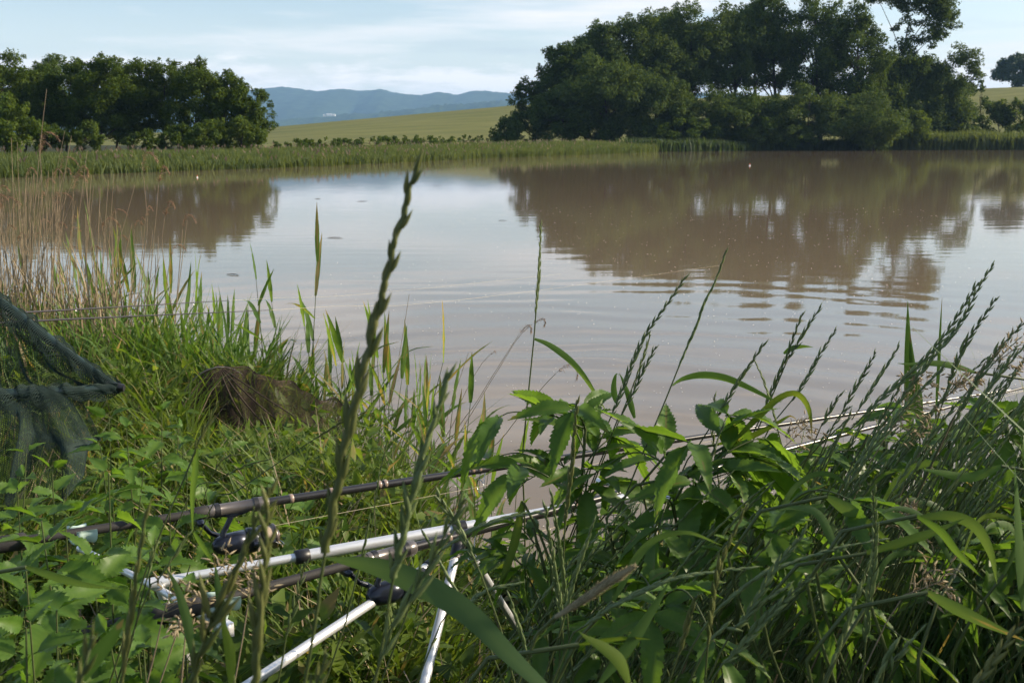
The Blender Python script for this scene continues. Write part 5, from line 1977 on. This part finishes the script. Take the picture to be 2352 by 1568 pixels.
for lab, pts, d, pl, sc in [
    ('tallest dry reed stem with thin bare tip at the far left, rising before the trees', [(107, 205), (97, 290), (88, 380), (80, 470), (74, 560), (70, 640)], 5.0, False, 1),
    ('slanting bare dry stem before the dark grove at the left', [(164, 312), (152, 380), (140, 450), (128, 540), (118, 640)], 5.0, False, 1),
    ('dry reed with drooping plume, leftmost of the two high plumes over the water', [(330, 405), (334, 450), (338, 520), (330, 600), (322, 680)], 4.9, True, .9),
    ('dry reed with full drooping plume, rightmost of the two high plumes over the water', [(364, 425), (360, 480), (352, 560), (345, 640), (338, 700)], 4.9, True, 1.0),
    ('dry reed with a ragged plume, just below the two high plumes', [(378, 500), (372, 560), (380, 620), (392, 690)], 4.8, True, .9),
    ('dry reed with a small orange plume low over the water', [(392, 590), (384, 640), (380, 700), (378, 740)], 4.7, True, .5),
    ('dry reed with a small plume beside the slanting bare stem', [(168, 440), (166, 520), (162, 600), (158, 680)], 5.0, True, .8),
    ('dry reed with plume at the left among the dense stems', [(92, 350), (96, 430), (92, 520), (86, 620)], 5.1, True, .8),
    ('straight slanting dry stem over the dark water reflection', [(310, 425), (292, 490), (272, 560), (252, 640), (240, 690)], 4.9, False, 1),
    ('upright dry stem left of the straight slanting one', [(200, 400), (200, 480), (198, 560), (196, 660)], 5.1, False, 1),
    ('fine dry stem with feathery tip before the water, between the plumes and the slanting stem', [(262, 400), (256, 480), (250, 560), (244, 650)], 5.1, False, 1),
]:
    dry_reed(lab, pts, d, pl, 'dry reeds at the far left', next(SD), psc=sc * .62)
rr = np.random.default_rng(55)
for i in range(150):
    X = abs(rr.normal(0, 125)) - 40 if i < 122 else rr.uniform(180, 420)
    d = rr.uniform(4.6, 6.0)
    top = rr.uniform(390, 560) if X < 200 else rr.uniform(480, 600)
    if rr.random() < .12:
        top -= 90
    ln = rr.uniform(200, 290)
    s = rr.normal(0, 26)
    pts = [(X + s, top), (X + s * .6, top + ln * .35), (X + s * .2, top + ln * .7), (X, top + ln)]
    pl_ = rr.random() < .22
    dry_reed(('plumed' if pl_ else 'bare') + (' tall' if top < 450 else ' short' if top > 520 else '') + ' dry reed ' + ('leaning right' if s > 14 else 'leaning left' if s < -14 else 'standing upright') + (' at the left picture edge' if X < 60 else ' in the dense dry stand' if X < 150 else ' right of the dense dry stand'), pts, d, pl_, 'dense dry stand at the far left', next(SD), r=rr.uniform(.0020, .0034), psc=rr.uniform(.3, .5))
for lab, pts, d, sc in [
    ('dry reed with two small tan plumes nodding over the water behind the lone stalk', [(1192, 768), (1165, 810), (1130, 865), (1090, 930), (1050, 985)], 3.6, .30),
    ('thin dry reed with a nodding tan tip left of the lone stalk', [(1222, 745), (1205, 758), (1180, 790), (1150, 840), (1110, 905)], 3.65, .28),
    ('thin dry reed with one tiny nodding tip before the open water', [(1125, 815), (1110, 830), (1085, 870), (1060, 920), (1040, 975)], 3.6, .16),
    ('dry reed with a reddish brown drooping plume above the big leafy plant', [(1276, 858), (1250, 885), (1200, 945), (1150, 1010), (1080, 1080)], 2.6, .26),
]:
    dry_reed(lab, pts, d, True, 'dry reeds before the open water', next(SD), r=.0016, psc=sc)
for i, (pts, d) in enumerate([([(940, 675), (930, 740), (918, 810), (905, 880)], 4.0), ([(1076, 810), (1056, 870), (1035, 930), (1015, 990)], 3.7), ([(970, 840), (955, 900), (945, 960), (938, 1010)], 3.9)]):
    dry_reed(['bare dark dry stem right behind the tallest couch grass spike', 'bare dry stem slanting before the water left of the nodding tips', 'bare short dry stem between the green reeds right of the keepnet'][i], pts, d, False, None, next(SD), r=.0017)


# ---- panicle grass with straw-coloured seeds
def panicle(label, pts, d, seed, spread=.05, nb=16, group='grasses with straw-coloured seeds', frac=.55):
    rng = np.random.default_rng(seed)
    wp = px(pts, d)
    path = catmull(to_ground(list(wp)), 30)
    root = empty('panicle_grass', path[-1], label, 'seeding grass', group)
    local(MB().tube(path, [.0006 + .0008 * i / 29 for i in range(30)], 5), root.location).build('stem', M['dry'], root)
    hd = catmull(wp[: max(2, int(len(wp) * frac) + 1)], 30)
    mb = MB()
    for k in range(nb):
        j = int(28 * (k + .5) / nb)
        t = (hd[j] - hd[j + 1]).normalized()
        q = Vector(rng.normal(size=3))
        q = (q - t * q.dot(t)).normalized()
        L_ = spread * rng.uniform(.5, 1.1) * (.5 + .5 * (j / 28))
        e = hd[j] + (t * .75 + q * .8).normalized() * L_ + Vector((0, 0, -L_ * .25))
        mb.tube([hd[j], hd[j].lerp(e, .5) + Vector((0, 0, L_ * .08)), e], .0003, 4, cap=False, rnd=.2)
        for m_ in range(int(rng.integers(3, 6))):
            b = hd[j].lerp(e, rng.uniform(.45, 1)) + Vector(rng.normal(size=3)) * .003
            lens_body(mb, b, (e - hd[j]).normalized() + Vector(rng.normal(size=3)) * .6 + Vector((0, 0, -.4)), rng.uniform(.007, .011), .0012, float(rng.uniform(.2, 1)), 4)
    local(mb, root.location).build('seed_head', M['straw'], root)


for lab, pts, d, sp in [
    ('straw-coloured seed cluster before the left end of the silver tube', [(520, 1290), (490, 1320), (462, 1350), (430, 1400), (400, 1470)], 1.0, .05),
    ('straw-coloured seed cluster over the lower rod near its pale rest', [(415, 1330), (390, 1370), (372, 1420), (360, 1480)], .95, .045),
    ('sparse straw seed cluster right under the reel of the upper rod', [(590, 1290), (580, 1330), (570, 1380), (560, 1450)], 1.0, .035),
    ('sparse straw seed cluster between the two rods near the reel seat', [(430, 1430), (424, 1470), (420, 1530)], .85, .03),
    ('large straw seed cluster at the top of the right thicket', [(2130, 880), (2100, 915), (2072, 950), (2040, 1000), (2000, 1060)], 1.35, .075),
    ('broad straw seed cluster in the middle of the right thicket', [(2090, 935), (2050, 960), (2010, 990), (1970, 1040)], 1.35, .075),
    ('straw seed cluster nearest the right edge among the spikes', [(2230, 865), (2205, 885), (2180, 910), (2150, 960)], 1.35, .055),
    ('oat-like sparse seed spray at the right picture edge', [(2345, 790), (2310, 815), (2270, 850), (2220, 900)], 1.3, .06),
    ('small straw seed cluster where the gleaming lower rod meets the plants', [(1855, 975), (1830, 1000), (1800, 1030), (1760, 1080)], 1.5, .05),
    ('straw seed cluster low in the shade of the right thicket', [(2090, 1180), (2060, 1195), (2030, 1215), (1990, 1260)], 1.2, .05),
    ('brownish seed spray in the deep shade at the lower right', [(2170, 1330), (2120, 1350), (2080, 1375), (2040, 1420)], 1.05, .05),
]:
    panicle(lab, pts, d, next(SD), sp, 11 if lab.startswith(('straw-coloured', 'sparse')) else 16)


# ================================================================== UNCOUNTED COVER
def blades(name, n, region, hfun, w, seed, mat, lean=(0, 0), curl=.5, keep=None):
    """many curved grass blades as one mesh; region(rng, n) gives x, y"""
    rng = np.random.default_rng(seed)
    x, y = region(rng, n)
    d = lake_dist(x, y)
    ok = d > -.12
    x, y, d = x[ok], y[ok], d[ok]
    h = hfun(x, y, d) * rng.uniform(.55, 1.15, len(x))
    ok = h > .03
    x, y, h = x[ok], y[ok], h[ok]
    n = len(x)
    z = ground_z(x, y) - .015
    a = rng.uniform(0, 2 * math.pi, n)
    hx = np.cos(a) * curl + lean[0] + rng.normal(0, .12, n)
    hy = np.sin(a) * curl + lean[1] + rng.normal(0, .12, n)
    b = np.stack([x, y, z], -1)
    H = np.stack([hx, hy], -1) * h[:, None]
    rows = []
    ww = w * rng.uniform(.6, 1.4, n)
    sx, sy = -np.sin(a + rng.normal(0, .7, n)), np.cos(a)
    s = np.stack([sx, sy, 0 * sx], -1)
    s /= np.linalg.norm(s, axis=1)[:, None]
    droop = rng.uniform(0, .45, n)
    for t, wt in ((0, .7), (.35, 1.0), (.7, .8), (1, .04)):
        zz = h * (t - droop * t ** 3 * .9)
        c = b + np.concatenate([H * (t ** 1.7)[..., None] if hasattr(t, 'shape') else H * t ** 1.7, zz[:, None]], 1)
        rows += [c - s * (ww * wt * .5)[:, None], c + s * (ww * wt * .5)[:, None]]
    V = np.stack(rows, 1).reshape(-1, 3)
    i = np.arange(n)[:, None] * 8
    F = np.concatenate([i + np.array([0, 1, 3, 2]), i + np.array([2, 3, 5, 4]), i + np.array([4, 5, 7, 6])], 1).reshape(-1, 4)
    mb = MB()
    mb.add(V, F, np.repeat(np.clip(rng.normal(.5, .25, n), 0, 1), 8))
    o = mb.build(name, mat)
    tag(o, None, None, None, 'stuff')
    return o


def herbs(name, n, region, hfun, size, seed, mat, vis=None):
    """small pointed leaves at all heights of the cover, as one mesh"""
    rng = np.random.default_rng(seed)
    x, y = region(rng, n)
    d = lake_dist(x, y)
    ok = d > .0
    x, y, d = x[ok], y[ok], d[ok]
    h = hfun(x, y, d)
    n = len(x)
    clump = .5 + .5 * np.sin(x * 9 + 2 * np.sin(y * 7)) * np.cos(y * 8 + np.sin(x * 5))
    z = ground_z(x, y) + h * rng.uniform(.15, 1, n) ** .7 * (.55 + .45 * clump)
    a = rng.uniform(0, 2 * math.pi, n)
    el = rng.normal(.22, .60, n)
    dv = np.stack([np.cos(a) * np.cos(el), np.sin(a) * np.cos(el), np.sin(el)], -1)
    s = np.stack([-np.sin(a), np.cos(a), rng.normal(0, .35, n)], -1)
    s /= np.linalg.norm(s, axis=1)[:, None]
    nn = np.cross(dv, s)
    L_ = size * rng.uniform(.5, 1.4, n)[:, None]
    W = L_ * rng.uniform(.16, .26, n)[:, None]
    P_ = np.stack([x, y, z], -1)
    V = np.stack([P_, P_ + dv * L_ * .35 - s * W + nn * W * .3, P_ + dv * L_ * .4, P_ + dv * L_ * .35 + s * W + nn * W * .3, P_ + dv * L_ - nn * L_ * .12], 1).reshape(-1, 3)
    i = np.arange(n)[:, None] * 5
    F = np.concatenate([i + np.array([0, 1, 2]), i + np.array([0, 2, 3]), i + np.array([1, 4, 2]), i + np.array([2, 4, 3])], 1).reshape(-1, 3)
    mb = MB()
    mb.add(V, F, np.repeat(np.clip(rng.normal(.5, .25, n), 0, 1), 5))
    o = mb.build(name, mat)
    tag(o, None, None, None, 'stuff')
    return o


def reg_left(rng, n):
    t = rng.uniform(0, 1, n) ** .8
    y = .75 + t * 5.2
    xl = -.52 * y - .3
    xr = np.interp(y, [.7, 2.2, 3.2, 4.4, 6], [.12, .10, .02, -.35, -2.2])
    return xl + (xr - xl) * rng.uniform(0, 1, n), y


def reg_right(rng, n):
    y = .55 + 2.5 * rng.uniform(0, 1, n) ** .9
    x = rng.uniform(0, 1, n) * (y * .62 + 2.2) + .02
    return x, y


def reg_farleft(rng, n):
    y = rng.uniform(4.2, 7.0, n)
    return rng.uniform(-5.5, -.9, n), y


def h_left(x, y, d):
    h = np.interp(y, [.7, 1.2, 2.0, 3.0, 6], [.26, .29, .29, .30, .36])
    X = 1176 + x / y * FPX
    tuft = .5 + .5 * np.sin(x * 6.3 + 1.7 * np.sin(y * 5.1)) * np.cos(y * 5.7 + 1.3 * np.sin(x * 4.2))
    return h * (.62 + .85 * tuft ** 1.4) * (1 - .45 * smooth(950, 1100, X) * smooth(1.5, 2.2, y))


def cap(h, x, y, Xs, Ys, y1):
    X = 1176 + x / y * FPX
    lim = np.interp(X, Xs, Ys)
    tn = np.tan(PITCH + np.arctan((lim - 784) / FPX))
    zmax = CAM_Z - y * tn
    return np.where(y < y1, np.minimum(h, np.maximum(zmax - ground_z(x, y), .04)), h)


def h_left2(x, y, d):
    return cap(h_left(x, y, d), x, y, [0, 380, 420, 800, 840, 1000, 1060, 1150, 1250], [600, 700, 950, 970, 900, 950, 1080, 1330, 1450], 3.9)


def h_right(x, y, d):
    X = 1176 + x / y * FPX
    t = np.interp(X, [1150, 1300, 1500, 1700, 1900, 2100, 2400, 3000], [.10, .20, .30, .34, .40, .46, .58, .85])  # out of view on the right it grows taller to shade the thicket
    return t * (.75 + .35 * smooth(1.0, 2.0, y))


tag(blades('bank_grass', 30000, reg_left, h_left2, .0062, 61, M['grass'], curl=.55), 'short lit grass covering the left bank', 'grass')
tag(herbs('leafy_ground_cover', 24000, reg_left, lambda x, y, d: h_left2(x, y, d) * .92, .055, 62, M['herb']), 'small lit leaves among the grass of the left bank', 'ground cover')
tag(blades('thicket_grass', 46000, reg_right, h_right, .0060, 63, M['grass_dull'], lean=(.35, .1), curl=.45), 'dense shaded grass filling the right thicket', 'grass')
def reg_outer(rng, n):
    y = rng.uniform(.4, 3.0, n)
    return y * .56 + .12 + rng.uniform(0, 2.6, n), y


tag(blades('shading_grass', 9000, reg_outer, lambda x, y, d: 1.12 * smooth(.0, .5, x - y * .56) * smooth(-.1, .3, d), .013, 68, M['grass_dull'], lean=(-.05, .0), curl=.25), 'unseen tall grass added past the right edge to shade the thicket', 'grass')  # grass continued out of view, added this tall to keep sun off the thicket
tag(herbs('thicket_leaves', 6000, reg_right, lambda x, y, d: h_right(x, y, d) * .85, .055, 64, M['elder']), 'scattered leaves low in the right thicket', 'ground cover')
tag(blades('waterside_grass', 16000, reg_farleft, lambda x, y, d: .50 + 0 * x, .011, 65, M['reed'], curl=.35), 'tall bright grass at the far left water edge', 'grass')
tag(blades('dead_reeds', 800, lambda g, n: (lambda y: (-(.36 + .16 * g.uniform(0, 1, n) ** 1.2) * y, y))(g.uniform(4.5, 6.2, n)), lambda x, y, d: .75 + 0 * x, .006, 67, M['dry'], curl=.16), 'brown tangle of dead reed stems at the foot of the dry stand', 'dead reeds')
tag(blades('dead_grass', 5200, reg_left, lambda x, y, d: h_left2(x, y, d) * 1.0, .0030, 66, M['dry'], curl=.75), 'withered grass stems among the green of the left bank', 'grass')

# specks of pollen and foam, twigs and floats on the lake
rng = np.random.default_rng(70)
mb = MB()
n = 1700
for k in range(n):
    d = 3.4 + 26 * rng.uniform(0, 1) ** 2.2
    X = rng.uniform(700, 2400)
    x, y = (X - 1176) / FPX * d, d
    if lake_dist(np.array([x]), np.array([y]))[0] > -.1:
        continue
    r = rng.uniform(.0022, .0052) * (.6 + d * .09)
    a = rng.uniform(0, 6.28)
    V = [(x + r * math.cos(a + q * 1.0472) * rng.uniform(.7, 1.2), y + r * math.sin(a + q * 1.0472), .004) for q in range(6)] + [(x, y, .006)]
    mb.add(V, [(q, (q + 1) % 6, 6) for q in range(6)], .5)
o = mb.build('floating_specks', plain_mat('pollen_specks', (.72, .68, .60), .8))
tag(o, 'pale specks of pollen and foam drifting on the brown water', 'specks', None, 'stuff')
for lab, X, Y, L_, a in [('small dark clump floating left of the tallest couch grass spike', 730, 457, .34, .2), ('thin twig floating on the bright sky reflection', 832, 463, .55, .1),
                         ('thin twig floating beside the tall couch grass tip', 1003, 427, .6, .0), ('faint floating stick lower in the bright reflection', 770, 547, .55, -.25),
                         ('short twig floating at the edge of the tree reflection', 1154, 507, .35, .1), ('twig floating at the right under the leaning tree reflection', 2290, 824, .3, .3),
                         ('dark floating stem off the left reeds', 535, 632, .40, -.5)]:
    r = ray(X, Y)
    k = -CAM_Z / r.z
    p = Vector((r.x * k, r.y * k, .006))
    root = empty('floating_twig', p, lab, 'twig', 'twigs floating on the lake')
    dx = Vector((math.cos(a), math.sin(a), 0)) * L_ * .28
    w = .004 if X > 1000 else .006
    mb = MB().tube(catmull([-dx, Vector((0, .03, .006)), dx], 8), [w * .4, w * .8, w, w, w * .9, w * .7, w * .6, w * .3], 6)
    mb.build('twig', M['bark'], root)
    MB().tube([dx * .1, dx * .35 + Vector((.02, .09, .01))], [w * .5, w * .2], 5).build('side_twig', M['bark'], root)
M['orange'] = plain_mat('orange_float', (.62, .16, .05), .4)
M['white'] = plain_mat('white_float', (.8, .8, .78), .4)
for lab, X, Y in [('small orange and white float off the far left reed bed', 453, 408), ('small orange float before the dark right grove', 1722, 381)]:
    r = ray(X, Y)
    k = -CAM_Z / r.z
    p = Vector((r.x * k, r.y * k, 0))
    root = empty('marker_float', p, lab, 'float', 'floats on the lake')
    s = .030 * (k / 45)
    MB().tube([Vector((0, 0, -s)), Vector((0, 0, 0)), Vector((0, 0, s)), Vector((0, 0, s * 1.5))], [s * .5, s * 1.3, s, s * .5], 10).build('body', M['white'], root)
    MB().tube([Vector((0, 0, s * 1.5)), Vector((0, 0, s * 2.4)), Vector((0, 0, s * 3.2))], [s * .5, s * .8, s * .5], 10).build('cap', M['orange'], root)


# ------------------------------------------------------------------ morning haze
def haze():
    m, N, L = new_mat('morning_haze')
    out = N.new('ShaderNodeOutputMaterial')
    v = N.new('ShaderNodeVolumePrincipled')
    v.inputs['Color'].default_value = (.36, .62, 1.0, 1)
    v.inputs['Density'].default_value = HAZE
    v.inputs['Anisotropy'].default_value = 0.0
    L.new(v.outputs[0], out.inputs['Volume'])
    mb = MB()
    mb.box((0, 0, 148.0), (8500, 0, 0), (0, 8500, 0), (0, 0, 151.0))
    tag(mb.build('haze', m, None, False), kind='stuff')


HAZE = 1.1e-4
haze()
